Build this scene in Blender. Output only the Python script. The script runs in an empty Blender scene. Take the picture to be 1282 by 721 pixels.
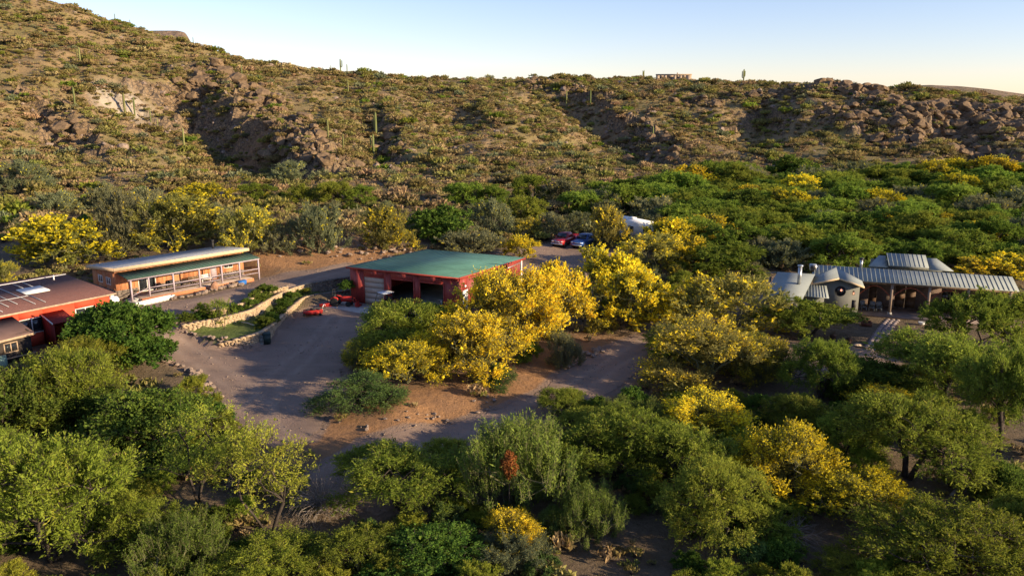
import bpy, bmesh, math, random
import numpy as np
from mathutils import Vector, Matrix

random.seed(7)
scene = bpy.context.scene
COL = scene.collection
rad = math.radians

# ------------------------------------------------------------------ camera, sky, sun, exposure
CAM_H = 21.0
FPX = 1000.0                                   # focal length in pixels of the 1282 px wide photograph
PITCH = math.atan((360.5 - 128.0) / FPX)
cam_d = bpy.data.cameras.new('camera')
cam = bpy.data.objects.new('camera', cam_d)
COL.objects.link(cam)
cam.location = (0, 0, CAM_H)
cam.rotation_euler = (math.pi / 2 - PITCH, 0, 0)
cam_d.sensor_width = 36.0
cam_d.lens = 36.0 * FPX / 1282.0
cam_d.clip_start = 0.5
cam_d.clip_end = 20000
scene.camera = cam

SUN_EL, SUN_BACK = rad(14.5), rad(22.0)        # low evening sun from the right, a little behind the camera
sun_vec = Vector((math.cos(SUN_BACK) * math.cos(SUN_EL), -math.sin(SUN_BACK) * math.cos(SUN_EL), math.sin(SUN_EL)))
world = bpy.data.worlds.new('World')
scene.world = world
world.use_nodes = True
wn = world.node_tree
bg = wn.nodes['Background']
sky = wn.nodes.new('ShaderNodeTexSky')
sky.sky_type = 'NISHITA'
sky.sun_disc = False
sky.sun_elevation = SUN_EL
sky.sun_rotation = math.pi / 2 + SUN_BACK
sky.altitude = 600
sky.air_density = 1.0
sky.dust_density = 0.2
sky.ozone_density = 2.2
tint = wn.nodes.new('ShaderNodeMix'); tint.data_type = 'RGBA'; tint.blend_type = 'MULTIPLY'
tint.inputs[0].default_value = 1.0; tint.inputs[7].default_value = (1.07, .935, 1.08, 1)      # camera white balance of the evening sky
wn.links.new(sky.outputs['Color'], tint.inputs[6]); wn.links.new(tint.outputs[2], bg.inputs['Color'])
bg.inputs['Strength'].default_value = 0.103
sun_d = bpy.data.lights.new('sun', 'SUN')
sun_d.energy = 4.8
sun_d.angle = rad(0.5)
sun_d.color = (1.0, 0.80, 0.53)
sun = bpy.data.objects.new('sun', sun_d)
COL.objects.link(sun)
sun.rotation_euler = sun_vec.to_track_quat('Z', 'Y').to_euler()
sun.location = (60, -20, 60)
scene.view_settings.view_transform = 'Standard'
scene.view_settings.look = 'None'
scene.view_settings.exposure = 1.0
scene.view_settings.gamma = 1.0
scene.cycles.max_bounces = 10
scene.cycles.diffuse_bounces = 6
scene.cycles.transmission_bounces = 8

# ------------------------------------------------------------------ survey helpers: a sight line of the photograph to a place on the ground
CP, SP = math.cos(PITCH), math.sin(PITCH)
def ray(u, v):
    a, b = u - 641.0, 360.5 - v
    return np.array([a, FPX * CP + b * SP, -FPX * SP + b * CP])
def at_z(u, v, z):
    d = ray(u, v); t = (z - CAM_H) / d[2]
    return np.array([d[0] * t, d[1] * t, z])
def at_y(u, v, y):
    d = ray(u, v); t = y / d[1]
    return np.array([d[0] * t, y, CAM_H + d[2] * t])
def px_per_m(p):
    f = p[1] * CP - (p[2] - CAM_H) * SP
    return FPX / f

# ------------------------------------------------------------------ noise
_rng = np.random.default_rng(11)
_perm = _rng.permutation(512)
_grad = _rng.normal(size=(512, 2)); _grad /= np.linalg.norm(_grad, axis=1)[:, None]
def pnoise(x, y):
    x = np.asarray(x, float); y = np.asarray(y, float)
    xi = np.floor(x).astype(int); yi = np.floor(y).astype(int)
    xf, yf = x - xi, y - yi
    u = xf * xf * xf * (xf * (xf * 6 - 15) + 10); v = yf * yf * yf * (yf * (yf * 6 - 15) + 10)
    def g(ix, iy, dx, dy):
        k = _perm[(_perm[ix & 511] + iy) & 511]
        return _grad[k, 0] * dx + _grad[k, 1] * dy
    n00 = g(xi, yi, xf, yf); n10 = g(xi + 1, yi, xf - 1, yf)
    n01 = g(xi, yi + 1, xf, yf - 1); n11 = g(xi + 1, yi + 1, xf - 1, yf - 1)
    return ((n00 * (1 - u) + n10 * u) * (1 - v) + (n01 * (1 - u) + n11 * u) * v) * 1.5
def fbm(x, y, o=4):
    s = 0; a = 1.0
    for i in range(o):
        s = s + a * pnoise(x * 2 ** i + 17.3 * i, y * 2 ** i - 9.1 * i); a *= .5
    return s
def sstep(a, b, x):
    t = np.clip((x - a) / (b - a), 0, 1); return t * t * (3 - 2 * t)

# ------------------------------------------------------------------ terrain
low = [(334,432,-.05),(357,413,.05),(377,392,.2),(398,386,.35),(296,438,0),(268,431,.1),(345,424,0),(366,404,.1),(350,545,-.2),(250,470,.1),(212,430,.7),(200,403,1.3),(190,388,1.8),(430,395,.55),(400,440,.15),(430,480,.1),(310,450,.05),
       (250,383,2.0),(320,362,2.1),(400,346,2.2),(438,337,2.2),(150,378,2.0),(120,365,2.2),
       (90,420,1.5),(20,430,1.4),(0,470,1.0),(140,460,.8),(-150,450,1.2),
       (440,560,-.3),(550,532,-.4),(700,480,-.2),(850,410,0),(950,385,0),(500,512,.7),(560,500,.5),(640,470,.4),(700,430,.4),(560,400,.5),
       (1000,410,0),(1115,400,.05),(1250,400,0),(1090,440,0),(1100,460,-.1),(1400,420,0),(980,360,.1),
       (100,700,-1),(641,700,-1.1),(1200,700,-.8),(1250,560,-.4),(1000,560,-.4),(641,1100,-1.5),(-200,900,-1.2),(1500,900,-1.0),
       (700,322,.8),(760,312,.9),(800,345,.3),(900,340,.3),(1100,320,.4),(850,300,.9),(1000,290,.9),(1250,300,.7),(950,250,2),(1150,245,2),(1270,250,2),(1500,280,1),
       (380,335,2.3),(440,322,2.8),(600,322,1.6),(660,300,1.6),(600,285,2.6),(500,290,3.6),(400,292,4.6),(320,300,4.2),(60,325,2.8),(150,315,3.2),(240,310,3.5)]
far = [(-300,250,120),(-300,120,200),(-300,20,260),(-300,-60,310),
       (0,285,112),(0,230,137),(0,180,167),(0,118,208),(0,60,248),(0,5,292),(40,-2,300),
       (150,270,118),(150,210,150),(150,150,192),(150,90,235),(150,50,280),(160,36,292),(225,60,292),(100,16,296),
       (300,262,124),(300,225,148),(300,170,190),(300,120,235),(300,90,272),(300,74,298),
       (430,258,128),(430,225,155),(430,180,195),(430,140,235),(430,108,275),(430,92,302),
       (560,250,140),(560,215,170),(560,170,212),(560,130,258),(560,98,318),
       (700,240,156),(700,205,190),(700,165,230),(700,125,275),(700,97,322),
       (860,235,176),(860,195,218),(860,160,250),(860,125,285),(860,98,328),
       (1000,232,182),(1000,195,214),(1000,160,240),(1000,125,264),(1000,105,288),
       (1120,232,180),(1120,195,206),(1120,160,230),(1120,128,252),(1120,110,272),
       (1282,240,172),(1282,200,200),(1282,165,220),(1282,138,242),
       (1500,240,175),(1500,200,205),(1500,150,250)]
pts = [at_z(u, v, z) for u, v, z in low] + [at_y(u, v, y) for u, v, y in far]
for u, v, y, dz in ((-300,-60,310,6),(40,-2,300,5),(160,30,292,0),(300,74,298,-1),(430,92,302,-2),(560,98,318,-3),(700,97,322,-3),(860,98,328,-3),(1000,105,288,-1),(1120,110,272,-1),(1282,138,242,1),(1500,150,250,1)):
    p = at_y(u, v, y)
    pts.append(np.array([p[0] * 1.2, y * 1.2, p[2] + dz])); pts.append(np.array([p[0] * 2, y * 2, p[2] + dz * 2 - 6]))
pts = np.array(pts)
_A = np.linalg.norm(pts[:, None, :2] - pts[None, :, :2], axis=2)
_n = len(pts); _M = np.zeros((_n + 3, _n + 3)); _M[:_n, :_n] = _A - np.eye(_n) * 0.4
_M[:_n, _n] = 1; _M[:_n, _n + 1:] = pts[:, :2]; _M[_n, :_n] = 1; _M[_n + 1:, :_n] = pts[:, :2].T
_W = np.linalg.solve(_M, np.concatenate([pts[:, 2], [0, 0, 0]]))
def base_h(x, y):
    x = np.asarray(x, float); y = np.asarray(y, float)
    sh = x.shape; xf, yf = x.ravel(), y.ravel(); out = np.empty(len(xf))
    for i in range(0, len(xf), 40000):
        a, b = xf[i:i + 40000], yf[i:i + 40000]
        d = np.sqrt((a[:, None] - pts[:, 0]) ** 2 + (b[:, None] - pts[:, 1]) ** 2)
        out[i:i + 40000] = d @ _W[:_n] + _W[_n] + a * _W[_n + 1] + b * _W[_n + 2]
    return out.reshape(sh)
def hit_fn(fn, u, v, t0=25.0, t1=460.0, n=1400):
    d = ray(u, v); ys = np.linspace(t0, t1, n); X = d[0] / d[1] * ys; Z = CAM_H + d[2] / d[1] * ys
    below = np.nonzero(fn(X, ys) >= Z)[0]
    k = below[0] if len(below) else n - 1
    return np.array([X[k], ys[k], Z[k]])
def axis_pts(lo, segs, hi):
    a = [segs[0][0]]
    for s0, s1, st in segs:
        while a[-1] < s1 - 1e-6: a.append(a[-1] + st)
    st = segs[-1][2]
    while a[-1] < hi: st *= 1.25; a.append(a[-1] + st)
    st = segs[0][2]; b = []
    c = a[0]
    while c > lo: st *= 1.25; c -= st; b.append(c)
    return np.array(b[::-1] + a)
GX = axis_pts(-6000, [(-215, -60, 1.1), (-60, 60, .6), (60, 235, 1.1)], 6000)
GY = axis_pts(-3000, [(10, 135, .6), (135, 345, 1.05)], 6000)
XX, YY = np.meshgrid(GX, GY)
inner = (np.abs(XX) < 600) & (YY > -200) & (YY < 900)
ZZ = np.full(XX.shape, 6.0)
ZZ[inner] = base_h(XX[inner], YY[inner])
_r = np.maximum(np.abs(XX) - 300, 0) + np.maximum(YY - 480, 0) + np.maximum(-YY - 20, 0)
ZZ = np.where(inner, ZZ, 6.0); _k = sstep(0, 260, _r); ZZ = ZZ * (1 - _k) + 4.0 * _k
def dist_poly(X, Y, P):
    best = np.full(X.shape, 1e9); side = np.zeros(X.shape); along = np.zeros(X.shape); tot = 0
    for a, b in zip(P[:-1], P[1:]):
        dx, dy = b[0] - a[0], b[1] - a[1]; L2 = dx * dx + dy * dy
        t = np.clip(((X - a[0]) * dx + (Y - a[1]) * dy) / L2, 0, 1)
        ex, ey = X - a[0] - t * dx, Y - a[1] - t * dy; d = np.hypot(ex, ey)
        m = d < best; best = np.where(m, d, best); side = np.where(m, np.sign(dx * ey - dy * ex), side)
        along = np.where(m, tot + t, along); tot += 1
    return best, side, along / tot
bb = base_h
def carve(pix, D, wl, wr):
    P = [hit_fn(bb, u, v)[:2] for u, v in pix]
    d, s, t = dist_poly(XX, YY, P)
    n = fbm(XX / 14, YY / 14, 3)
    w = np.where(s > 0, wl, wr) * (1 + .35 * n)
    prof = np.clip(1 - d / np.maximum(w, 2), 0, 1); prof = np.where(s > 0, prof ** .8, prof ** 1.6)
    taper = sstep(0, .15, t + .05) * sstep(0, .2, 1.02 - t)
    return D * prof * taper
hillm = sstep(3.5, 11, ZZ) * sstep(100, 130, YY)
_c = carve([(222,92),(240,112),(300,152),(355,192),(395,220)], 11, 10, 42)
_c += carve([(690,108),(742,132),(790,165),(815,212)], 7, 12, 34)
_c += carve([(462,135),(476,170),(486,205)], 4.5, 6, 12)
_c += carve([(1190,142),(1220,175),(1232,218)], 6, 10, 16)
_c += carve([(960,115),(945,150),(930,190)], 5, 12, 14)
_c += carve([(575,120),(565,160),(560,200)], 2.5, 9, 14)
_c += carve([(40,120),(70,150),(95,190)], 4.0, 8, 18)
_c += carve([(135,100),(185,120),(215,150)], 4.0, 6, 16)
ZZ -= _c * sstep(2.5, 6, ZZ)
mesa = sstep(40, 75, XX) * sstep(150, 175, YY)
_t = np.clip((ZZ - 8) / 15, 0, 1); _s = 1 / (1 + np.exp(-(_t + .10 * fbm(XX / 22, YY / 22, 3) - .60) * 13))
ZZ = np.where((_t > 0) & (_t < 1), ZZ * (1 - .55 * mesa) + (8 + 15 * _s) * .55 * mesa, ZZ)
ridg = 1 - np.abs(fbm(XX / 55, YY / 85, 3)) * 1.6
ZZ += hillm * (1.7 * ridg - 1.9 + 1.1 * fbm(XX / 21 + 3, YY / 26, 4) * .8 + .45 * pnoise(XX / 6.5, YY / 6.5))
# broken cliffs along the spur, the ravine and the mesa edge
cliff = np.zeros(XX.shape)
for pix, w_ in (([(262,86),(300,110),(345,140),(385,175),(415,208)], 9), ([(200,115),(232,106),(262,95)], 7), ([(655,101),(700,106),(765,118)], 6), ([(795,150),(815,178),(828,205)], 8), ([(474,160),(484,190),(490,206)], 5),
                ([(870,128),(930,118),(985,116)], 7), ([(985,114),(1040,111),(1090,118),(1130,138),(1150,152)], 12), ([(1150,148),(1200,152),(1240,148),(1300,152)], 14), ([(1050,142),(1100,152),(1160,178)], 9), ([(1180,182),(1230,190),(1300,195)], 10), ([(95,142),(112,165),(150,172)], 5), ([(35,112),(70,150)], 5)):
    d_, _, _ = dist_poly(XX, YY, [hit_fn(bb, u, v)[:2] for u, v in pix])
    cliff = np.maximum(cliff, sstep(1.0, .35, d_ / w_ + .35 * fbm(XX / 9, YY / 9, 3)))
_q = ZZ + .9 * pnoise(XX / 5, YY / 5); _st = 2.6
ZZ = ZZ * (1 - .75 * cliff) + (np.floor(_q / _st) * _st + _st * sstep(.55, 1.0, _q / _st - np.floor(_q / _st)) + .4) * .75 * cliff
ZZ += cliff * (2.0 * np.abs(pnoise(XX / 4.6 + 9, YY / 4.6)) + 1.3 * np.abs(pnoise(XX / 2.1, YY / 2.1 + 4)) - .7)
gy, gx = np.gradient(ZZ, GY, GX)
slope = np.hypot(gx, gy)
rock = np.clip(sstep(.6, 1.05, slope) * hillm + cliff * .9, 0, 1)
rock = np.clip(rock + sstep(.45, .9, fbm(XX / 17 + 40, YY / 17, 3)) * .7 * hillm * (.35 + .65 * mesa), 0, 1)
blk = np.abs(pnoise(XX / 4.2, YY / 4.2)) + .6 * np.abs(pnoise(XX / 2.0 + 5, YY / 2.0))
ZZ += rock * (2.6 * blk - .9)
ZZ += (1 - hillm) * .10 * fbm(XX / 5, YY / 5, 3) * sstep(10, 25, YY)

# flat building plots and terraces
def in_poly(X, Y, P):
    ins = np.zeros(X.shape, bool); n = len(P)
    for i in range(n):
        x0, y0 = P[i][:2]; x1, y1 = P[(i + 1) % n][:2]
        c = ((y0 > Y) != (y1 > Y)) & (X < (x1 - x0) * (Y - y0) / ((y1 - y0) if y1 != y0 else 1e-9) + x0)
        ins ^= c
    return ins
def sdf_poly(X, Y, P):                          # > 0 inside
    d, _, _ = dist_poly(X, Y, list(P) + [P[0]])
    return np.where(in_poly(X, Y, P), d, -d)
def flatten(P, z, soft):
    global ZZ
    k = sstep(-soft, 0, sdf_poly(XX, YY, P)); ZZ = ZZ * (1 - k) + z * k
def local_frame(o, ang):
    c, s = math.cos(ang), math.sin(ang)
    return lambda x, y: (o[0] + c * x - s * y, o[1] + s * x + c * y)
GAR_O, GAR_A, GAR_Z = (-16.9, 81.6), rad(-24.5), .55
gl = local_frame(GAR_O, GAR_A)
flatten([gl(-1, -5.5), gl(14, -5.5), gl(14, 16.6), gl(-.6, 16.6)], GAR_Z - .06, 2.2)
OR_O, OR_A, OR_Z = (-38.6, 76.3), math.atan2(10.8, 9.15), 2.0
ol = local_frame(OR_O, OR_A)
flatten([ol(-2, -5), ol(15.5, -5), ol(15.5, 6.5), ol(-2, 6.5)], OR_Z - .03, 2.5)
RD_O, RD_A, RD_Z = (-34.9, 68.2), math.atan2(7.2, 5.0), 1.4
rl = local_frame(RD_O, RD_A)
flatten([rl(-22, -4), rl(1, -4), rl(1, 9), rl(-22, 9)], RD_Z - .03, 2.5)
RH_O, RH_A, RH_Z = (34.3, 76.7), rad(-19), 0.0
hl = local_frame(RH_O, RH_A)
flatten([hl(-13, -9), hl(18, -7), hl(18, 14), hl(-13, 14)], RH_Z - .05, 3)
T_LOW, T_MID, T_UP = 1.02, 1.68, 2.12
W1 = [at_z(u, v, z)[:2] for u, v, z in ((272,427,.75),(297,423,.95),(326,416,T_LOW),(342,405,T_LOW),(355,393,T_LOW),(368,382,T_LOW),(380,373,T_LOW),(393,369,1.1),(415,366,1.15),(437,363,1.15))]
W2 = [at_z(u, v, z)[:2] for u, v, z in ((227,407,1.5),(250,403,1.6),(275,398,T_MID),(309,390,T_MID),(320,385,T_MID),(330,379,T_MID),(350,368,1.75),(370,360,1.85),(389,355,1.95),(412,351,2.0),(437,347,2.05))]
W3 = [at_z(u, v, z)[:2] for u, v, z in ((217,401,1.6),(228,396,1.75),(257,391,1.95),(285,385,2.05),(309,378,T_UP),(318,371,T_UP),(330,364,T_UP),(345,362,T_UP),(360,359.5,T_UP),(378,357,2.1))]
LAWN = W1 + [tuple(p) for p in W2[::-1]]
LAWN = [tuple(W1[0])] + [tuple(p) for p in W1[1:]] + [tuple(p) for p in W2[::-1]]
BED = [tuple(p) for p in W2[:9]] + [tuple(p) for p in W3[::-1]]
flatten(LAWN, .86, .15); flatten(BED, 1.55, .15)

# gravel surfaces (outlines found on the ground)
def sample_grid(A, x, y):
    x = np.asarray(x, float); y = np.asarray(y, float)
    i = np.clip(np.searchsorted(GX, x) - 1, 0, len(GX) - 2); j = np.clip(np.searchsorted(GY, y) - 1, 0, len(GY) - 2)
    fx = np.clip((x - GX[i]) / (GX[i + 1] - GX[i]), 0, 1); fy = np.clip((y - GY[j]) / (GY[j + 1] - GY[j]), 0, 1)
    return (A[j, i] * (1 - fx) + A[j, i + 1] * fx) * (1 - fy) + (A[j + 1, i] * (1 - fx) + A[j + 1, i + 1] * fx) * fy
def hz(x, y): return sample_grid(ZZ, x, y)
def hit(u, v): return hit_fn(hz, u, v)
def skyline(u):                                 # the ground point that forms the skyline along one bearing
    d = ray(u, 100); ys = np.linspace(180, 420, 900); X = d[0] / d[1] * ys; Z = hz(X, ys); k = int(np.argmax((Z - CAM_H) / ys))
    return np.array([X[k], ys[k], Z[k]])
def outline(pix): return [tuple(hit(u, v)[:2]) for u, v in pix]
DRIVE = outline([(356,556),(316,543),(280,518),(266,490),(245,468),(212,452),(203,425),(188,407),(168,395),(178,384),(206,380),(250,374),(285,364),(312,359),(330,349),(400,338),(436,331)]) + \
        [gl(-.5, 6.0), tuple(W2[-1]), tuple(W2[-3]), tuple(W3[-1]), tuple(W3[-2]), tuple(W3[-4]), tuple(W3[-5]), tuple(W3[-6]), tuple(W3[2]), tuple(W3[1]), tuple(W3[0])] + \
        outline([(226,413),(268,428),(296,437),(334,431),(357,412),(377,391),(398,384)]) + [gl(-1.2, -.2), gl(8.5, -.2)] + outline([(520,402),(470,410),(436,430),(428,470),(420,500),(404,532),(390,552)])
ROAD = outline([(380,600),(455,553),(560,534),(625,515),(680,488),(700,468),(740,447),(790,425),(820,405),(860,385),(930,372),(960,352),(985,345),(992,356),(968,372),(905,392),(870,408),(860,415),(845,432),(805,462),(780,482),(700,525),(640,555),(565,600),(470,650)])
LOT = [gl(13.6, 8), gl(13.6, 17.5), gl(2, 18)] + outline([(640,313),(676,309),(700,303),(745,308),(790,312),(800,318),(760,330),(735,345),(722,365),(712,385),(690,388)])
YARD = outline([(952,422),(1085,438),(1118,452),(1118,470),(1090,478),(1040,468),(950,440),(900,430),(905,412)])
GRAVEL = [('gravel_driveway', DRIVE), ('dirt_road', ROAD), ('gravel_parking_lot', LOT), ('gravel_forecourt', YARD)]
near = (np.abs(XX) < 75) & (YY > 20) & (YY < 140)
grav = np.full(XX.shape, -99.0)
for nm, P in GRAVEL: grav[near] = np.maximum(grav[near], sdf_poly(XX[near], YY[near], P))
gravel_a = sstep(-1.3, .1, grav)
for nm, P in GRAVEL:
    pass
def blob(u, v, r):
    p = hit(u, v); return np.exp(-((XX - p[0]) ** 2 + (YY - p[1]) ** 2) / r ** 2)
bank = np.clip(blob(480,525,4.5) + blob(540,520,4) + blob(430,548,3) + blob(620,490,4) + blob(680,470,4) + blob(740,440,5) + .9 * blob(380,320,6) + .9 * blob(350,312,6) + .8 * blob(420,318,6) + .8 * blob(300,213,9) + .6 * blob(470,318,5), 0, 1)
pale = np.clip(blob(160,128,6.5) + blob(140,126,5) + .6 * blob(1180,150,5), 0, 1)
lawn = sstep(-.1, .25, sdf_poly(XX, YY, LAWN)) * sstep(15, 20, -XX)
flat_leaf = (1 - hillm) * sstep(-1, 1, -grav)

def mesh_obj(name, verts, faces, mats, parent=None, smooth=False):
    me = bpy.data.meshes.new(name)
    verts = np.asarray(verts, np.float32); n = len(verts)
    me.vertices.add(n); me.vertices.foreach_set('co', verts.ravel())
    if isinstance(faces, np.ndarray):
        k = faces.shape[1]; m = len(faces)
        me.loops.add(m * k); me.loops.foreach_set('vertex_index', faces.astype(np.int32).ravel())
        me.polygons.add(m); me.polygons.foreach_set('loop_start', np.arange(0, m * k, k, dtype=np.int32))
    else:
        tot = [len(f) for f in faces]; m = len(faces)
        me.loops.add(sum(tot)); me.loops.foreach_set('vertex_index', np.concatenate([np.asarray(f) for f in faces]).astype(np.int32))
        me.polygons.add(m); me.polygons.foreach_set('loop_start', np.concatenate([[0], np.cumsum(tot)[:-1]]).astype(np.int32))
    if smooth: me.polygons.foreach_set('use_smooth', np.ones(m, bool))
    for mt in (mats if isinstance(mats, (list, tuple)) else [mats]): me.materials.append(mt)
    me.update(calc_edges=True)
    o = bpy.data.objects.new(name, me); COL.objects.link(o)
    if parent: o.parent = parent
    return o
def add_attr(o, name, arr, dom='POINT'):
    a = o.data.attributes.new(name, 'FLOAT', dom); a.data.foreach_set('value', np.asarray(arr, np.float32).ravel())

# ------------------------------------------------------------------ materials
MATS = {}
class NT:
    def __init__(s, name):
        m = bpy.data.materials.new(name); m.use_nodes = True; s.m = m; s.t = m.node_tree; s.t.nodes.clear()
        s.out = s.n('ShaderNodeOutputMaterial')
    def n(s, t, **k):
        o = s.t.nodes.new(t)
        for a, b in k.items(): setattr(o, a, b)
        return o
    def l(s, a, b): s.t.links.new(a, b)
    def val(s, x, sock):
        if isinstance(x, (int, float)): sock.default_value = x
        elif isinstance(x, (tuple, list)): sock.default_value = (*x[:3], 1)
        else: s.l(x, sock)
    def coord(s, kind='Object'):
        return s.n('ShaderNodeTexCoord').outputs[kind]
    def noise(s, scale, detail=4, rough=.6, co=None, dist=0):
        n = s.n('ShaderNodeTexNoise'); n.inputs['Scale'].default_value = scale; n.inputs['Detail'].default_value = detail
        n.inputs['Roughness'].default_value = rough; n.inputs['Distortion'].default_value = dist
        s.l(co if co is not None else s.coord(), n.inputs['Vector']); return n.outputs['Fac']
    def voro(s, scale, feature='F1', out='Distance', co=None):
        n = s.n('ShaderNodeTexVoronoi', feature=feature); n.inputs['Scale'].default_value = scale
        s.l(co if co is not None else s.coord(), n.inputs['Vector']); return n.outputs[out]
    def ramp(s, x, a, b):
        n = s.n('ShaderNodeMapRange'); n.interpolation_type = 'SMOOTHSTEP'
        s.val(x, n.inputs['Value']); n.inputs['From Min'].default_value = a; n.inputs['From Max'].default_value = b
        return n.outputs['Result']
    def mix(s, f, a, b, mode='MIX'):
        n = s.n('ShaderNodeMix', data_type='RGBA', blend_type=mode)
        s.val(f, n.inputs[0]); s.val(a, n.inputs[6]); s.val(b, n.inputs[7]); return n.outputs[2]
    def math(s, op, a, b=0.0):
        n = s.n('ShaderNodeMath', operation=op); s.val(a, n.inputs[0]); s.val(b, n.inputs[1]); return n.outputs[0]
    def attr(s, name): return s.n('ShaderNodeAttribute', attribute_name=name).outputs['Fac']
    def bump(s, h, strength=.5, dist=.1):
        n = s.n('ShaderNodeBump'); n.inputs['Strength'].default_value = strength; n.inputs['Distance'].default_value = dist
        s.l(h, n.inputs['Height']); return n.outputs['Normal']
    def bsdf(s, col, rough=.8, metal=0, normal=None, spec=.3):
        p = s.n('ShaderNodeBsdfPrincipled'); s.val(col, p.inputs['Base Color']); s.val(rough, p.inputs['Roughness'])
        p.inputs['Metallic'].default_value = metal; p.inputs['Specular IOR Level'].default_value = spec
        if normal is not None: s.l(normal, p.inputs['Normal'])
        s.l(p.outputs[0], s.out.inputs['Surface']); return p
def plain(name, col, rough=.7, metal=0, var=.25, scale=3.0, bump=.0, spec=.3):
    if name in MATS: return MATS[name]
    t = NT(name); n = t.noise(scale, 5, .65)
    c = t.mix(t.ramp(n, .3, .75), tuple(x * (1 - var) for x in col), tuple(min(1, x * (1 + var)) for x in col))
    nb = t.bump(t.noise(scale * 6, 4, .7), bump, .05) if bump else None
    t.bsdf(c, rough, metal, nb, spec); MATS[name] = t.m; return t.m

def terrain_mat():
    t = NT('desert_soil'); co = t.coord()
    big = t.noise(.035, 5, .6, co); mid = t.noise(.25, 6, .65, co); fine = t.noise(2.2, 6, .7, co)
    soil = t.mix(t.ramp(mid, .35, .7), (.33, .225, .115), (.26, .185, .09))
    soil = t.mix(t.ramp(big, .42, .62), soil, t.mix(t.ramp(fine, .3, .7), (.27, .215, .085), (.205, .17, .065)))
    soil = t.mix(t.math('MULTIPLY', t.ramp(fine, .5, .8), .55), soil, (.36, .25, .16))
    rockc = t.mix(t.ramp(t.noise(.6, 7, .75, co), .35, .7), (.17, .115, .068), (.30, .205, .115))
    rockc = t.mix(t.ramp(t.voro(.9, 'DISTANCE_TO_EDGE', 'Distance', co), .12, .02), rockc, (.07, .055, .045))
    c = t.mix(t.attr('rock'), soil, rockc)
    c = t.mix(t.math('MULTIPLY', t.attr('pale'), t.ramp(mid, .3, .5)), c, (.38, .32, .25))
    fl = t.mix(t.ramp(t.noise(.5, 6, .7, co), .35, .7), (.20, .145, .095), (.125, .095, .06))
    fl = t.mix(t.ramp(fine, .55, .75), fl, (.16, .15, .07))
    fl = t.mix(t.ramp(t.noise(9, 3, .6, co), .6, .75), fl, (.27, .21, .15))
    c = t.mix(t.attr('flat'), c, fl)
    ore = t.mix(t.ramp(t.noise(1.3, 6, .7, co), .3, .7), (.40, .215, .10), (.29, .165, .09))
    c = t.mix(t.math('MULTIPLY', t.attr('bank'), t.ramp(mid, .2, .45)), c, ore)
    gc = gravel_col(t, co)
    gm = t.ramp(t.math('ADD', t.attr('gravel'), t.math('MULTIPLY', t.math('SUBTRACT', fine, .5), .9)), .35, .75)
    c = t.mix(gm, c, gc)
    gr = t.mix(t.ramp(t.noise(3, 4, .7, co), .3, .7), (.09, .13, .03), (.16, .19, .06))
    c = t.mix(t.attr('lawn'), c, gr)
    h = t.math('ADD', t.math('MULTIPLY', t.noise(1.2, 8, .75, co), 1.2), t.math('MULTIPLY', t.noise(7, 4, .7, co), .25))
    t.bsdf(c, .95, 0, t.bump(h, .8, .45), .1); return t.m
def gravel_col(t, co):
    a = t.noise(.35, 5, .6, co); b = t.noise(14, 3, .7, co)
    c = t.mix(t.ramp(a, .35, .65), (.30, .205, .15), (.245, .17, .125))
    c = t.mix(t.ramp(b, .45, .8), c, (.31, .24, .205), 'MIX')
    return t.mix(t.ramp(t.noise(1.1, 5, .7, co), .6, .8), c, (.24, .175, .135))
def gravel_mat():
    t = NT('gravel'); co = t.coord(); c = gravel_col(t, co)
    st = t.n('ShaderNodeMapping'); t.l(co, st.inputs['Vector']); st.inputs['Scale'].default_value = (.22, 1.3, 1); st.inputs['Rotation'].default_value = (0, 0, .5)
    tr = t.noise(.8, 4, .6, st.outputs[0])
    c = t.mix(t.math('MULTIPLY', t.ramp(tr, .5, .72), .4), c, (.16, .12, .10))
    c = t.mix(t.math('MULTIPLY', t.ramp(t.noise(.22, 4, .6, co), .52, .7), .6), c, (.29, .205, .15))
    c = t.mix(t.math('MULTIPLY', t.attr('rut'), t.math('MULTIPLY', t.ramp(t.noise(.7, 4, .6, co), .3, .6), .55)), c, (.40, .295, .225))
    c = t.mix(t.math('MULTIPLY', t.ramp(t.noise(2.6, 6, .75, co), .56, .74), .5), c, (.17, .125, .085))
    t.bsdf(c, .95, 0, t.bump(t.noise(9, 6, .8, co), .6, .08), .1); return t.m

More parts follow.
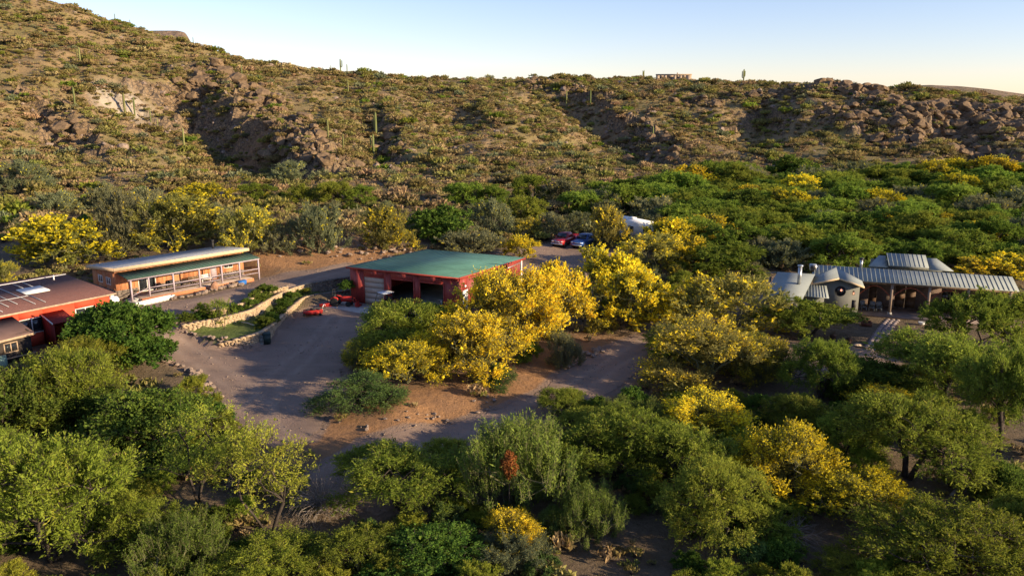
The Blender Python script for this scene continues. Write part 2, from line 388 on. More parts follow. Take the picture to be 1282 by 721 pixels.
# ------------------------------------------------------------------ terrain mesh
ny, nx = XX.shape
idx = np.arange(ny * nx).reshape(ny, nx)
quads = np.stack([idx[:-1, :-1], idx[:-1, 1:], idx[1:, 1:], idx[1:, :-1]], -1).reshape(-1, 4)
TM = terrain_mat()
terr = mesh_obj('terrain', np.stack([XX, YY, ZZ], -1).reshape(-1, 3), quads, TM, smooth=True)
terr['kind'] = 'structure'
terr.data.polygons.foreach_set('use_smooth', (np.maximum(cliff, rock * .8)[:-1, :-1].ravel() < .45))
for nm, A in (('rock', rock), ('pale', pale), ('flat', flat_leaf), ('bank', bank), ('gravel', gravel_a), ('lawn', lawn)): add_attr(terr, nm, A)
GM = gravel_mat()
def sheet(name, P, dz, mat, step=.35, wob=.25):
    P = np.array([p[:2] for p in P])
    xs = np.arange(P[:, 0].min() - 1, P[:, 0].max() + 1, step); ys = np.arange(P[:, 1].min() - 1, P[:, 1].max() + 1, step)
    X, Y = np.meshgrid(xs, ys)
    Q = []                                      # resample and roughen the outline
    for a, b in zip(P, np.roll(P, -1, 0)):
        k = max(1, int(np.hypot(*(b - a)) / .6))
        for i in range(k): Q.append(a + (b - a) * i / k)
    Q = np.array(Q); Q += np.stack([pnoise(Q[:, 0] / 1.7, Q[:, 1] / 1.7), pnoise(Q[:, 0] / 1.7 + 50, Q[:, 1] / 1.7)], -1) * wob
    S = sdf_poly(X, Y, Q)
    keepv = S > -step * .8
    out = keepv & (S < 0)
    ox, oy = X[out], Y[out]
    if len(ox):
        bx = np.full(len(ox), 1e9); nxp, nyp = ox.copy(), oy.copy()
        for a, b in zip(Q, np.roll(Q, -1, 0)):
            d = b - a; L2 = max(d @ d, 1e-9); tt = np.clip(((ox - a[0]) * d[0] + (oy - a[1]) * d[1]) / L2, 0, 1)
            cx, cy = a[0] + tt * d[0], a[1] + tt * d[1]; dd = np.hypot(ox - cx, oy - cy); m = dd < bx
            bx[m] = dd[m]; nxp[m] = cx[m]; nyp[m] = cy[m]
        X = X.copy(); Y = Y.copy(); X[out] = nxp; Y[out] = nyp
    I = np.arange(X.size).reshape(X.shape)
    ok = keepv[:-1, :-1] & keepv[:-1, 1:] & keepv[1:, 1:] & keepv[1:, :-1]
    f = np.stack([I[:-1, :-1], I[:-1, 1:], I[1:, 1:], I[1:, :-1]], -1)[ok]
    used = np.unique(f); remap = np.full(X.size, -1); remap[used] = np.arange(len(used))
    Z = hz(X, Y) + dz * np.clip(S + .6, .15, 1)
    V = np.stack([X, Y, Z], -1).reshape(-1, 3)[used]
    o = mesh_obj(name, V, remap[f], mat, smooth=True); o['kind'] = 'structure'; return o
RUTS = [outline(q) for q in ([(470,585),(560,560),(640,530),(700,497),(760,462),(800,440),(840,412),(880,395),(940,378),(972,360)], [(345,548),(305,490),(255,452),(216,424),(202,402),(232,386),(300,369),(400,345),(434,335)], [(420,400),(385,440),(340,480),(315,530)], [(700,330),(712,350),(705,375)], [(920,425),(1010,436),(1100,460)])]
for nm, P in GRAVEL:
    o = sheet(nm, P, .045, GM)
    c_ = np.empty(len(o.data.vertices) * 3, np.float32); o.data.vertices.foreach_get('co', c_); c_ = c_.reshape(-1, 3); rut = np.zeros(len(c_))
    for R_ in RUTS:
        d_, sd_, al_ = dist_poly(c_[:, 0], c_[:, 1], R_); d_ = d_ + .25 * pnoise(c_[:, 0] / 4, c_[:, 1] / 4)
        rut = np.maximum(rut, np.exp(-((d_ - .82) / .28) ** 2) - .55 * np.exp(-(d_ / .35) ** 2) * 0)
    add_attr(o, 'rut', rut)

# far mountains
def far_hill(name, crest, depth0, thick, mat, seed):
    us = np.linspace(crest[0][0], crest[-1][0], 120); vs = np.interp(us, [c[0] for c in crest], [c[1] for c in crest])
    C = np.array([at_y(u, v, depth0) for u, v in zip(us, vs)])
    rows = np.linspace(-1, 1, 40); V = []
    for r in rows:
        fall = (1 - abs(r) ** 1.3)
        x = C[:, 0] * (1 + r * thick / depth0); y = np.full(len(us), depth0 + r * thick)
        z = 5 + (C[:, 2] - 5) * fall + fbm(x / 60 + seed, y / 60, 4) * 7 * (1 - fall) * fall * 4
        V.append(np.stack([x, y, z], -1))
    V = np.array(V); I = np.arange(V.shape[0] * V.shape[1]).reshape(V.shape[:2])
    f = np.stack([I[:-1, :-1], I[:-1, 1:], I[1:, 1:], I[1:, :-1]], -1).reshape(-1, 4)
    o = mesh_obj(name, V.reshape(-1, 3), f, mat, smooth=True); o['kind'] = 'structure'; return o
def far_mat():
    t = NT('far_hillside'); co = t.coord()
    c = t.mix(t.ramp(t.noise(.03, 6, .7, co), .35, .65), (.30, .205, .14), (.19, .15, .09))
    c = t.mix(t.ramp(t.noise(.15, 5, .7, co), .5, .7), c, (.13, .12, .06))
    t.bsdf(c, .95, 0, t.bump(t.noise(.06, 6, .75, co), 1, 6), .1); return t.m
FM = far_mat()
far_hill('distant_mountain', [(60,120),(130,60),(168,41),(180,38.5),(205,38),(222,38),(231,40),(236,46),(239,54),(262,72),(330,110),(400,140)], 820, 160, FM, 1)
far_hill('distant_ridge', [(1000,135),(1080,116),(1130,108),(1165,106.5),(1200,108),(1240,112),(1282,118),(1350,124),(1500,128)], 1100, 300, FM, 5)

# ------------------------------------------------------------------ scene objects helpers
def tag(o, label=None, cat=None, group=None, kind=None):
    if label: o['label'] = label
    if cat: o['category'] = cat
    if group: o['group'] = group
    if kind: o['kind'] = kind
    return o
def thing(name, label, cat, loc=(0, 0, 0), rz=0, group=None):
    o = bpy.data.objects.new(name, None); COL.objects.link(o); o.empty_display_size = .3
    o.location = loc; o.rotation_euler = (0, 0, rz); return tag(o, label, cat, group)
class MB:
    def __init__(s): s.v = []; s.f = []; s.mi = []
    def hexa(s, c):
        b = len(s.v); s.v += [tuple(map(float, p)) for p in c]
        s.f += [[b + i for i in q] for q in ((0, 3, 2, 1), (4, 5, 6, 7), (0, 1, 5, 4), (1, 2, 6, 5), (2, 3, 7, 6), (3, 0, 4, 7))]; return s
    def box(s, x0, x1, y0, y1, z0, z1):
        return s.hexa([(x0, y0, z0), (x1, y0, z0), (x1, y1, z0), (x0, y1, z0), (x0, y0, z1), (x1, y0, z1), (x1, y1, z1), (x0, y1, z1)])
    def slab(s, q, th):                         # quad (4 points, counter-clockwise from above) thickened downward
        return s.hexa([(p[0], p[1], p[2] - th) for p in q] + list(q))
    def prism(s, poly, axis, a, b):             # poly in the two other axes
        n = len(poly); base = len(s.v)
        for t in (a, b):
            for p, q in poly:
                s.v.append({'x': (t, p, q), 'y': (p, t, q), 'z': (p, q, t)}[axis])
        fl = [[base + i, base + (i + 1) % n, base + n + (i + 1) % n, base + n + i] for i in range(n)]
        fl += [[base + i for i in range(n)][::-1], [base + n + i for i in range(n)]]
        s.f += fl; return s
    def tube(s, p0, p1, r0, r1=None, n=8, cap=True):
        r1 = r0 if r1 is None else r1
        p0, p1 = Vector(p0), Vector(p1); d = (p1 - p0).normalized()
        a = d.orthogonal().normalized(); c = d.cross(a); b = len(s.v)
        for p, r in ((p0, r0), (p1, r1)):
            for i in range(n):
                t = 2 * math.pi * i / n; q = p + (a * math.cos(t) + c * math.sin(t)) * r; s.v.append(tuple(q))
        s.f += [[b + i, b + (i + 1) % n, b + n + (i + 1) % n, b + n + i] for i in range(n)]
        if cap: s.f += [[b + i for i in range(n)][::-1], [b + n + i for i in range(n)]]
        return s
    def lathe(s, prof, n=14, c=(0, 0, 0)):
        b = len(s.v)
        for r, z in prof:
            for i in range(n):
                t = 2 * math.pi * i / n; s.v.append((c[0] + r * math.cos(t), c[1] + r * math.sin(t), c[2] + z))
        for k in range(len(prof) - 1):
            s.f += [[b + k * n + i, b + k * n + (i + 1) % n, b + (k + 1) * n + (i + 1) % n, b + (k + 1) * n + i] for i in range(n)]
        s.f += [[b + i for i in range(n)][::-1], [b + (len(prof) - 1) * n + i for i in range(n)]]
        return s
    def build(s, name, mat, parent=None, smooth=False, bevel=0):
        o = mesh_obj(name, s.v, s.f, mat, parent, smooth)
        bm = bmesh.new(); bm.from_mesh(o.data); bmesh.ops.recalc_face_normals(bm, faces=bm.faces)
        if bevel: bmesh.ops.bevel(bm, geom=list(bm.edges), offset=bevel, segments=2, affect='EDGES', clamp_overlap=True)
        bm.to_mesh(o.data); bm.free()
        return o
def wall_x(mb, x0, x1, y0, y1, z0, z1, ops):    # wall along x with rectangular openings (xa, xb, za, zb)
    xs = sorted({x0, x1, *[o[0] for o in ops], *[o[1] for o in ops]})
    for a, b in zip(xs[:-1], xs[1:]):
        m = (a + b) / 2; o = [q for q in ops if q[0] < m < q[1]]
        if not o: mb.box(a, b, y0, y1, z0, z1)
        else:
            q = o[0]
            if q[2] > z0 + .01: mb.box(a, b, y0, y1, z0, q[2])
            if q[3] < z1 - .01: mb.box(a, b, y0, y1, q[3], z1)
def swap(mb):                                   # the same wall built along y
    mb.v = [(y, x, z) for x, y, z in mb.v]; mb.f = [f[::-1] for f in mb.f]; return mb
def window(parent, x0, x1, y, z0, z1, fm, gm, axis='x', lights=2, out=-1, name='window'):
    w = .07; F_ = MB(); y0, y1 = (y - .04, y + .06) if out < 0 else (y - .06, y + .04)
    F_.box(x0, x1, y0, y1, z0, z0 + w); F_.box(x0, x1, y0, y1, z1 - w, z1)
    xs = np.linspace(x0, x1 - w, lights + 1)
    for x in xs: F_.box(x, x + w, y0 + .002, y1 - .002, z0 + w, z1 - w)
    G_ = []
    for a, b in zip(xs[:-1], xs[1:]): G_.append(MB().box(a + w, b, y - .006, y + .006, z0 + w, z1 - w))
    if axis == 'y': swap(F_); [swap(g) for g in G_]
    f = F_.build(name, fm, parent)
    for g in G_: g.build('pane', gm, f)
    return f
def glass_mat():
    t = NT('window_glass'); t.bsdf((.02, .023, .028), .06, 0, None, .6); return t.m
GLASS = glass_mat()
WHITE = plain('white_paint', (.74, .72, .68), .5, 0, .08)
LILAC = plain('lilac_post_paint', (.40, .33, .36), .6, 0, .1)
CONC = plain('concrete', (.42, .40, .37), .9, 0, .15, 1.2, .2)
STEEL = plain('galvanised_steel', (.42, .43, .43), .38, .7, .12, 2)
WOOD = plain('weathered_wood', (.21, .14, .09), .85, 0, .3, 4, .3)
DARK = plain('dark_iron', (.03, .028, .027), .6, 0, .2)
RUBBER = plain('tyre_rubber', (.02, .02, .02), .85, 0, .2)
CHROME = plain('bright_metal', (.55, .55, .55), .25, .9, .05)
def siding_mat(name, col, pitch, axis=0, rough=.6, depth=.03, var=.12):
    t = NT(name); co = t.coord(); sx = t.n('ShaderNodeSeparateXYZ'); t.l(co, sx.inputs[0])
    s = t.math('SINE', t.math('MULTIPLY', t.math('ADD', sx.outputs[0], sx.outputs[1]), 2 * math.pi / pitch))
    n = t.noise(1.1, 5, .65, co)
    c = t.mix(t.ramp(n, .3, .75), tuple(x * (1 - var) for x in col), tuple(x * (1 + var) for x in col))
    mp = t.n('ShaderNodeMapping'); t.l(co, mp.inputs['Vector']); mp.inputs['Scale'].default_value = (4.5, 4.5, .35)
    c = t.mix(t.math('MULTIPLY', t.ramp(t.noise(1.0, 5, .7, mp.outputs[0]), .5, .78), .45), c, tuple(x * .5 + .03 for x in col))
    c = t.mix(t.math('MULTIPLY', t.ramp(s, .80, .97), .3), c, tuple(x * .55 for x in col))
    t.bsdf(c, rough, 0, t.bump(t.ramp(s, .7, .95), .6, depth), .35); return t.m
def stone_mat(name, c1, c2, scale):
    t = NT(name); co = t.coord()
    cell = t.n('ShaderNodeTexVoronoi'); cell.inputs['Scale'].default_value = scale; t.l(co, cell.inputs['Vector'])
    sx = t.n('ShaderNodeSeparateColor'); t.l(cell.outputs['Color'], sx.inputs[0])
    c = t.mix(sx.outputs[0], c1, c2); c = t.mix(t.ramp(t.noise(scale * 4, 4, .7, co), .4, .8), c, tuple(x * .6 for x in c2))
    t.bsdf(c, .9, 0, t.bump(t.noise(scale * 5, 5, .7, co), .6, .04), .2); return t.m
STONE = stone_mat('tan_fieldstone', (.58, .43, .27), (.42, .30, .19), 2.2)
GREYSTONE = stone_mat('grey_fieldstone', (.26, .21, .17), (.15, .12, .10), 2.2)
ROCK = stone_mat('loose_rock', (.34, .25, .19), (.20, .15, .12), 1.4)
# ------------------------------------------------------------------ red metal garage
RED_METAL = siding_mat('red_metal_siding', (.30, .045, .035), .3, 0, .5, .03)
RED_TRIM = plain('red_metal_trim', (.34, .05, .035), .5, 0, .1)
GREEN_ROOF = plain('sea_green_roofing', (.075, .175, .135), .6, 0, .2, .35)
TAN_DOOR = plain('taupe_door_panel', (.46, .37, .29), .6, 0, .06)
SHELF = plain('shelf_metal', (.14, .13, .12), .6, .2, .2)
g = thing('metal_garage', 'red metal garage with flat sea-green roof, a tan roller door and two open bays', 'garage', (*GAR_O, GAR_Z), GAR_A)
GL, GD, GF, GB = 12.75, 15.7, 3.68, 2.85
def gz(y): return GF + (GB - GF) * y / GD
bays = [(1.7, 4.15, 0, 2.85), (5.0, 7.65, 0, 2.85), (8.4, 11.1, 0, 2.85)]
m = MB(); wall_x(m, 0, GL, 0, .15, 0, GF - .02, bays); m.build('front_wall', RED_METAL, g)
m = MB(); m.prism([(.15, 0), (GD, 0), (GD, GB - .02), (.15, gz(.15) - .02)], 'x', 0, .15); m.build('side_wall', RED_METAL, g)
m = MB()
def side_piece(y0, y1, z0, top=None): m.prism([(y0, z0), (y1, z0), (y1, gz(y1) - .02 if top is None else top), (y0, gz(y0) - .02 if top is None else top)], 'x', GL - .15, GL)
side_piece(.15, .95, 0); side_piece(.95, 1.9, 2.15); side_piece(1.9, 11.0, 0); side_piece(11.0, 15.35, 2.55); side_piece(15.35, GD, 0)
m.build('side_wall', RED_METAL, g)
MB().box(.15, GL - .15, GD - .15, GD, 0, GB - .03).build('rear_wall', RED_METAL, g)
m = MB(); m.slab([(-.25, -.3, GF + .12), (GL + .25, -.3, GF + .12), (GL + .25, GD + .25, GB + .10), (-.25, GD + .25, GB + .10)], .12); rf = m.build('roof', GREEN_ROOF, g)
m = MB()
for x in np.arange(.4, GL, .62): m.hexa([(x, -.3, GF + .121), (x + .05, -.3, GF + .121), (x + .05, GD + .25, GB + .101), (x, GD + .25, GB + .101), (x, -.3, GF + .135), (x + .05, -.3, GF + .135), (x + .05, GD + .25, GB + .115), (x, GD + .25, GB + .115)])
tag(m.build('roof_seam', GREEN_ROOF, rf), kind='stuff')
m = MB(); m.box(-.28, GL + .28, -.34, -.302, GF - .06, GF + .125); m.build('fascia', RED_TRIM, rf)
m = MB(); m.hexa([(GL + .252, -.3, GF - .08), (GL + .30, -.3, GF - .08), (GL + .30, GD + .25, GB - .10), (GL + .252, GD + .25, GB - .10), (GL + .252, -.3, GF + .13), (GL + .30, -.3, GF + .13), (GL + .30, GD + .25, GB + .11), (GL + .252, GD + .25, GB + .11)]); m.build('fascia', RED_TRIM, rf)
for x0, x1, z0, z1 in bays:
    m = MB(); m.box(x0 - .12, x0, -.03, -.001, 0, z1 + .12); m.box(x1, x1 + .12, -.03, -.001, 0, z1 + .12); m.box(x0, x1, -.03, -.001, z1, z1 + .12); m.build('door_frame', RED_TRIM, g)
rd = MB().box(1.7, 4.15, .06, .09, 0, 2.85).build('roller_door', TAN_DOOR, g)
for i in range(5): MB().box(1.74, 4.11, .03, .058, .02 + i * .565, .575 + i * .565).build('door_panel', TAN_DOOR, rd)
w = MB().box(GL + .001, GL + .05, 1.0, 1.85, .05, 2.1).build('side_door', WHITE, g); MB().tube((GL + .05, 1.72, 1.05), (GL + .12, 1.72, 1.05), .035).build('door_knob', CHROME, w)
m = MB(); m.box(GL + .003, GL + .06, .9, 1.0, 0, 2.2); m.box(GL + .003, GL + .06, 1.85, 1.95, 0, 2.2); m.box(GL + .003, GL + .06, 1.0, 1.85, 2.1, 2.2); m.build('door_frame', WHITE, g)
MB().box(GL + .003, GL + .16, 1.25, 1.5, 2.5, 2.72).build('wall_lamp', WHITE, g, bevel=.03)
MB().lathe([(.05, 0), (.22, .03), (.24, .2), (.1, .28)], 12, (GL + .25, 8.4, 2.45)).build('wall_vent', WHITE, g, True)
MB().box(GL - .14, GL + .04, 15.34, 15.52, 0, GB - .04).build('corner_post', WHITE, g)
MB().box(GL - .10, GL + .02, 11.0, 15.3, 2.46, 2.55).build('door_track', STEEL, g)
MB().box(.16, GL - .16, .16, GD - .16, -.02, .03).build('floor_slab', CONC, g)
for i, (x, y) in enumerate(((4.6, 12), (8.2, 14.6), (11.2, 7.5))):
    s_ = thing('storage_shelf', ['steel shelf rack deep inside the left open garage bay', 'steel shelf rack against the rear wall of the garage', 'steel shelf rack by the side wall inside the right garage bay'][i], 'shelf', (*gl(x, y), GAR_Z + .03), GAR_A)
    for a in (0, 1.2):
        for b in (0, .45): MB().box(a, a + .05, b, b + .05, 0, 1.9).build('post', SHELF, s_)
    for z in (.15, .7, 1.25, 1.8): MB().box(-.01, 1.26, -.01, .51, z, z + .04).build('shelf', SHELF, s_)
# ------------------------------------------------------------------ concrete apron
ap = MB(); c_ = [gl(-1.3, -2.8), gl(12.9, -4.8), gl(12.9, -.01), gl(-1.1, -.01)]
ap.hexa([(x, y, GAR_Z - .3) for x, y in c_] + [(x, y, GAR_Z + .0) for x, y in c_]); tag(ap.build('concrete_apron', CONC), kind='structure')

# ------------------------------------------------------------------ orange house
ORANGE = siding_mat('orange_board_siding', (.52, .215, .095), .42, 0, .75, .03)
OR_EDGE = plain('orange_stucco', (.50, .20, .09), .85, 0, .12)
SILVER = plain('silver_roof', (.40, .41, .42), .5, .3, .08, .4)
DKGREEN = plain('green_porch_roofing', (.055, .10, .075), .6, 0, .15, 1)
FASCIA = plain('cream_fascia', (.62, .45, .27), .7, 0, .08)
o = thing('orange_house', 'long orange clapboard house with silver shed roof, green porch roof and lilac posts', 'house', (*OR_O, OR_Z), OR_A)
OL = 14.0; FZ = .35; y0 = .5; y1 = 5.7
ops = [(2.2, 4.0, FZ, FZ + 2.1), (5.6, 6.9, FZ + 1.15, FZ + 2.05), (10.0, 10.75, FZ, FZ + 2.05), (11.6, 12.7, FZ + .95, FZ + 2.0)]
m = MB(); wall_x(m, 0, OL, y0, y0 + .2, .0, 3.0, ops); m.build('front_wall', ORANGE, o)
m = MB(); wall_x(m, y0 + .2, y1, 0, .2, .0, 2.7, [(1.6, 2.6, 1.3, 2.05), (3.4, 4.4, 1.3, 2.05)]); swap(m).build('end_wall', ORANGE, o)
MB().box(OL - .2, OL, y0 + .2, y1, 0, 2.7).build('end_wall', ORANGE, o)
MB().box(.2, OL - .2, y1 - .2, y1, 0, 2.65).build('rear_wall', ORANGE, o)
m = MB()
for x in np.arange(.1, OL - .05, .42):
    zb = FZ + 2.12 if 2.1 < x < 4.05 or 9.95 < x < 10.8 else .95
    if not (5.5 < x < 6.95 or 11.5 < x < 12.75): m.box(x, x + .05, y0 - .025, y0 - .001, zb, 2.98)
tag(m.build('batten', ORANGE, o), kind='stuff')
m = MB(); rg = np.random.default_rng(4)
for zc in np.arange(.02, .9, .22):
    x = .02
    while x < OL - .1:
        l = min(rg.uniform(.25, .6), OL - .02 - x)
        if not (2.1 < x + l / 2 < 4.1 or 9.9 < x + l / 2 < 10.85): m.box(x, x + l - .025, y0 - .05 - rg.uniform(0, .05), y0 - .002, zc, zc + .2)
        x += l
for zc in np.arange(.02, .9, .22):
    y = y0
    while y < y1 - .1:
        l = min(rg.uniform(.25, .6), y1 - y); m.box(-.06 - rg.uniform(0, .05), -.002, y, y + l - .025, zc, zc + .2); y += l
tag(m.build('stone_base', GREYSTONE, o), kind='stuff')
for a, b, z0_, z1_, n_ in ((5.6, 6.9, FZ + 1.15, FZ + 2.05, 2), (11.6, 12.7, FZ + .95, FZ + 2.0, 2)): window(o, a, b, y0 + .02, z0_, z1_, WHITE, GLASS, 'x', n_)
for a, b in ((1.6, 2.6), (3.4, 4.4)): window(o, a, b, .02, 1.3, 2.05, WHITE, GLASS, 'y', 2)
window(o, 2.2, 4.0, y0 + .03, FZ, FZ + 2.1, WHITE, GLASS, 'x', 2, name='sliding_door')
d = MB().box(10.0, 10.75, y0 + .04, y0 + .09, FZ, FZ + 2.05).build('door', LILAC, o); MB().tube((10.65, y0 - .03, FZ + 1), (10.65, y0 + .04, FZ + 1), .03).build('door_handle', CHROME, d)
MB().box(8.0, 9.4, y0 - .07, y0 - .026, FZ + 1.45, FZ + 2.05).build('shutter', OR_EDGE, o, bevel=.02)
rf = MB().slab([(-.35, -.25, 3.28), (OL + .35, -.25, 3.28), (OL + .35, y1 + .4, 2.78), (-.35, y1 + .4, 2.78)], .08).build('roof', SILVER, o)
m = MB()
for x in np.arange(0, OL, .6): m.hexa([(x, -.25, 3.281), (x + .05, -.25, 3.281), (x + .05, y1 + .4, 2.781), (x, y1 + .4, 2.781), (x, -.25, 3.31), (x + .05, -.25, 3.31), (x + .05, y1 + .4, 2.81), (x, y1 + .4, 2.81)])
tag(m.build('roof_seam', SILVER, rf), kind='stuff')
MB().box(-.37, OL + .37, -.30, -.252, 2.96, 3.285).build('fascia', FASCIA, rf)
MB().hexa([(-.40, -.25, 2.98), (-.352, -.25, 2.98), (-.352, y1 + .4, 2.5), (-.40, y1 + .4, 2.5), (-.40, -.25, 3.29), (-.352, -.25, 3.29), (-.352, y1 + .4, 2.79), (-.40, y1 + .4, 2.79)]).build('fascia', FASCIA, rf)
MB().tube((12.8, 4.6, 2.9), (12.8, 4.6, 3.7), .12).tube((12.8, 4.6, 3.72), (12.8, 4.6, 3.85), .2).build('roof_vent', DARK, rf)
pr = MB().slab([(.1, -2.1, 2.40), (OL + .5, -2.1, 2.40), (OL + .5, y0 - .03, 2.70), (.1, y0 - .03, 2.70)], .06).build('porch_roof', DKGREEN, o)
m = MB()
for x in np.arange(.3, OL + .4, .45): m.hexa([(x, -2.1, 2.401), (x + .05, -2.1, 2.401), (x + .05, y0 - .05, 2.70), (x, y0 - .05, 2.70), (x, -2.1, 2.425), (x + .05, -2.1, 2.425), (x + .05, y0 - .05, 2.72), (x, y0 - .05, 2.72)])
tag(m.build('roof_seam', DKGREEN, pr), kind='stuff')
MB().box(.1, OL + .45, -2.05, -1.93, 2.20, 2.335).build('porch_beam', LILAC, o)
posts = [.35, 2.1, 4.6, 7.4, 9.9, 12.0, 14.3]
for x in posts: MB().box(x - .07, x + .07, -2.06, -1.92, -.05 if x < 1 or x > 14 else FZ, 2.20).build('post', LILAC, o)
MB().box(1.2, 13.4, -2.2, y0 - .11, .0, FZ).build('porch_floor', plain('porch_deck_boards', (.34, .26, .21), .85, 0, .2, 3), o)
MB().box(1.15, 13.45, -2.32, -2.2, -.05, FZ - .03).build('porch_edge', OR_EDGE, o)
for a, b in zip(posts[1:-1], posts[2:]):
    rl_ = MB().box(a + .08, b - .08, -2.02, -1.96, FZ + .82, FZ + .9).build('railing', LILAC, o); MB().box(a + .08, b - .08, -2.01, -1.97, FZ + .38, FZ + .44).build('rail', LILAC, rl_)
for i in range(3): MB().box(.85 - .3 * i, 1.14 - .3 * i, -1.8, -.3, -.02, FZ - .09 - .1 * i).build('step', CONC, o)
m = MB(); m.hexa([(.4, -1.9, .62), (2.0, -1.9, 1.14), (2.0, -1.84, 1.14), (.4, -1.84, .62), (.4, -1.9, .69), (2.0, -1.9, 1.21), (2.0, -1.84, 1.21), (.4, -1.84, .69)]); m.build('handrail', LILAC, o)
def on_porch(x, y): return (*ol(x, y), OR_Z + FZ)
# things on the porch
def grill(loc, rz, label):
    t = thing('barbecue_grill', label, 'grill', loc, rz)
    MB().box(-.35, .35, -.25, .25, .55, .8).build('firebox', DARK, t, bevel=.03); MB().prism([(-.25, .805), (.25, .805), (.2, 1.02), (0, 1.1), (-.2, 1.02)], 'x', -.35, .35).build('lid', DARK, t)
    for a in (-.3, .3):
        for b in (-.2, .2): MB().box(a - .02, a + .02, b - .02, b + .02, 0, .55).build('leg', DARK, t)
    MB().box(.36, .65, -.2, .2, .76, .79).build('side_shelf', DARK, t)
grill(on_porch(4.6, -1.2), OR_A, 'black covered grill on the orange house porch')
BLUE = plain('blue_plastic', (.03, .14, .42), .5, 0, .1); PINK = plain('purple_cushion', (.28, .05, .16), .8)
t = thing('blue_bin', 'blue lidded storage bin on the ground at the porch end', 'bin', (*ol(11.7, -2.75), OR_Z - .03), OR_A)
MB().hexa([(-.4, -.22, 0), (.4, -.22, 0), (.4, .22, 0), (-.4, .22, 0), (-.46, -.27, .4), (.46, -.27, .4), (.46, .27, .4), (-.46, .27, .4)]).build('tub', BLUE, t); MB().box(-.48, .48, -.29, .29, .402, .46).build('lid', BLUE, t, bevel=.02)
t = thing('dark_crate', 'dark open crate beside the blue storage bin', 'crate', (*ol(10.85, -2.75), OR_Z - .03), OR_A)
MB().box(-.3, .3, -.22, .22, 0, .05).build('base', WOOD, t); MB().box(-.3, .3, -.24, -.2, .05, .4).build('side', WOOD, t); MB().box(-.3, .3, .2, .24, .05, .4).build('side', WOOD, t); MB().box(-.3, -.26, -.2, .2, .05, .4).build('end', WOOD, t); MB().box(.26, .3, -.2, .2, .05, .4).build('end', WOOD, t)
def bench(loc, rz, label, mat, cush=None):
    t = thing('porch_bench', label, 'bench', loc, rz)
    for i in range(3): MB().box(-.6, .6, -.22 + i * .15, -.1 + i * .15, .42, .45).build('seat_slat', mat, t)
    for i in range(3): MB().box(-.6, .6, .24, .27, .5 + i * .14, .6 + i * .14).build('back_slat', mat, t)
    for a in (-.55, .55): MB().box(a - .03, a + .03, -.2, -.14, 0, .42).build('leg', mat, t); MB().box(a - .03, a + .03, .27, .31, 0, .92).build('leg', mat, t)
    if cush: MB().box(-.3, .3, -.2, .2, .452, .54).build('cushion', cush, t, bevel=.03)
bench(on_porch(7.6, -.6), OR_A, 'wooden bench with purple cushion on the orange house porch', WOOD, PINK)
bench(on_porch(8.9, -.6), OR_A, 'white slatted bench on the orange house porch', WHITE)
t = thing('white_planter_wall', 'low white block planter in front of the orange house steps', 'planter', (*ol(1.9, -3.3), OR_Z - .05), OR_A + .12)
for i in range(9): MB().box(-1.9 + i * .425, -1.9 + i * .425 + .41, -.3, -.12, 0, .42).build('block', WHITE, t, bevel=.015)
MB().box(-1.9, 1.9, .12, .28, 0, .4).build('rear_wall', WHITE, t); MB().box(-1.88, 1.88, -.12, .12, 0, .33).build('soil', plain('potting_soil', (.30, .12, .06), .95), t)
for s_ in (-1, 1): MB().box(s_ * 1.9 - .01 * (s_ > 0) , s_ * 1.9 + .12 * s_, -.29, .27, 0, .41).build('end_wall', WHITE, t)
t = thing('white_water_tank', 'white rounded tank tucked between the red house and orange house', 'tank', (*ol(-1.4, -1.7), OR_Z - .05), OR_A)
MB().lathe([(.55, 0), (.6, .1), (.6, .75), (.45, .95), (.15, 1.0)], 16).build('tank_body', WHITE, t, True); MB().lathe([(.16, 0), (.16, .1)], 10, (0, 0, 1.0)).build('cap', WHITE, t)

# ------------------------------------------------------------------ red stucco house with dark shingles
STUCCO = plain('bright_red_stucco', (.60, .075, .035), .85, 0, .10, .8, .2)
def shingle_mat():
    t = NT('brown_shingles'); co = t.coord(); b = t.n('ShaderNodeTexBrick'); t.l(co, b.inputs['Vector']); b.inputs['Scale'].default_value = 3.2
    b.inputs['Color1'].default_value = (.20, .088, .072, 1); b.inputs['Color2'].default_value = (.15, .066, .055, 1); b.inputs['Mortar'].default_value = (.06, .04, .04, 1); b.inputs['Mortar Size'].default_value = .03
    c = t.mix(t.ramp(t.noise(12, 2, .5, co), .66, .74), b.outputs['Color'], (.30, .25, .24)); t.bsdf(c, .9, 0, t.bump(b.outputs['Fac'], .3, .02), .2); return t.m
SHINGLE = shingle_mat()
BROWNMETAL = plain('brown_metal_roof', (.14, .085, .07), .6, .0, .12, 1)
r = thing('red_house', 'bright red stucco house with dark brown shingle roof and skylight', 'house', (*RD_O, RD_Z), RD_A)
XL = -21.0; RY0, RY1 = .9, 8.5
ops = [(-7.6, -5.7, 1.05, 2.35), (-3.1, -1.35, 1.05, 2.35)]
m = MB(); wall_x(m, XL, 0, RY0, RY0 + .2, 0, 2.98, ops); m.build('front_wall', STUCCO, r)
for xa in (-.2, XL): MB().prism([(RY0 + .2, 0), (RY1, 0), (RY1, 3.05 + .075 * (RY1 - .4) - .03), (RY0 + .2, 3.05 + .075 * (RY0 - .2) - .03)], 'x', xa, xa + .2).build('end_wall', STUCCO, r)
MB().box(XL + .2, -.2, RY1 - .2, RY1, 0, 3.3).build('rear_wall', STUCCO, r)
for a, b, c, e in ops: window(r, a, b, RY0 + .02, c, e, WHITE, GLASS, 'x', 2)
def rz_(y): return 3.05 + .075 * (y - .4)
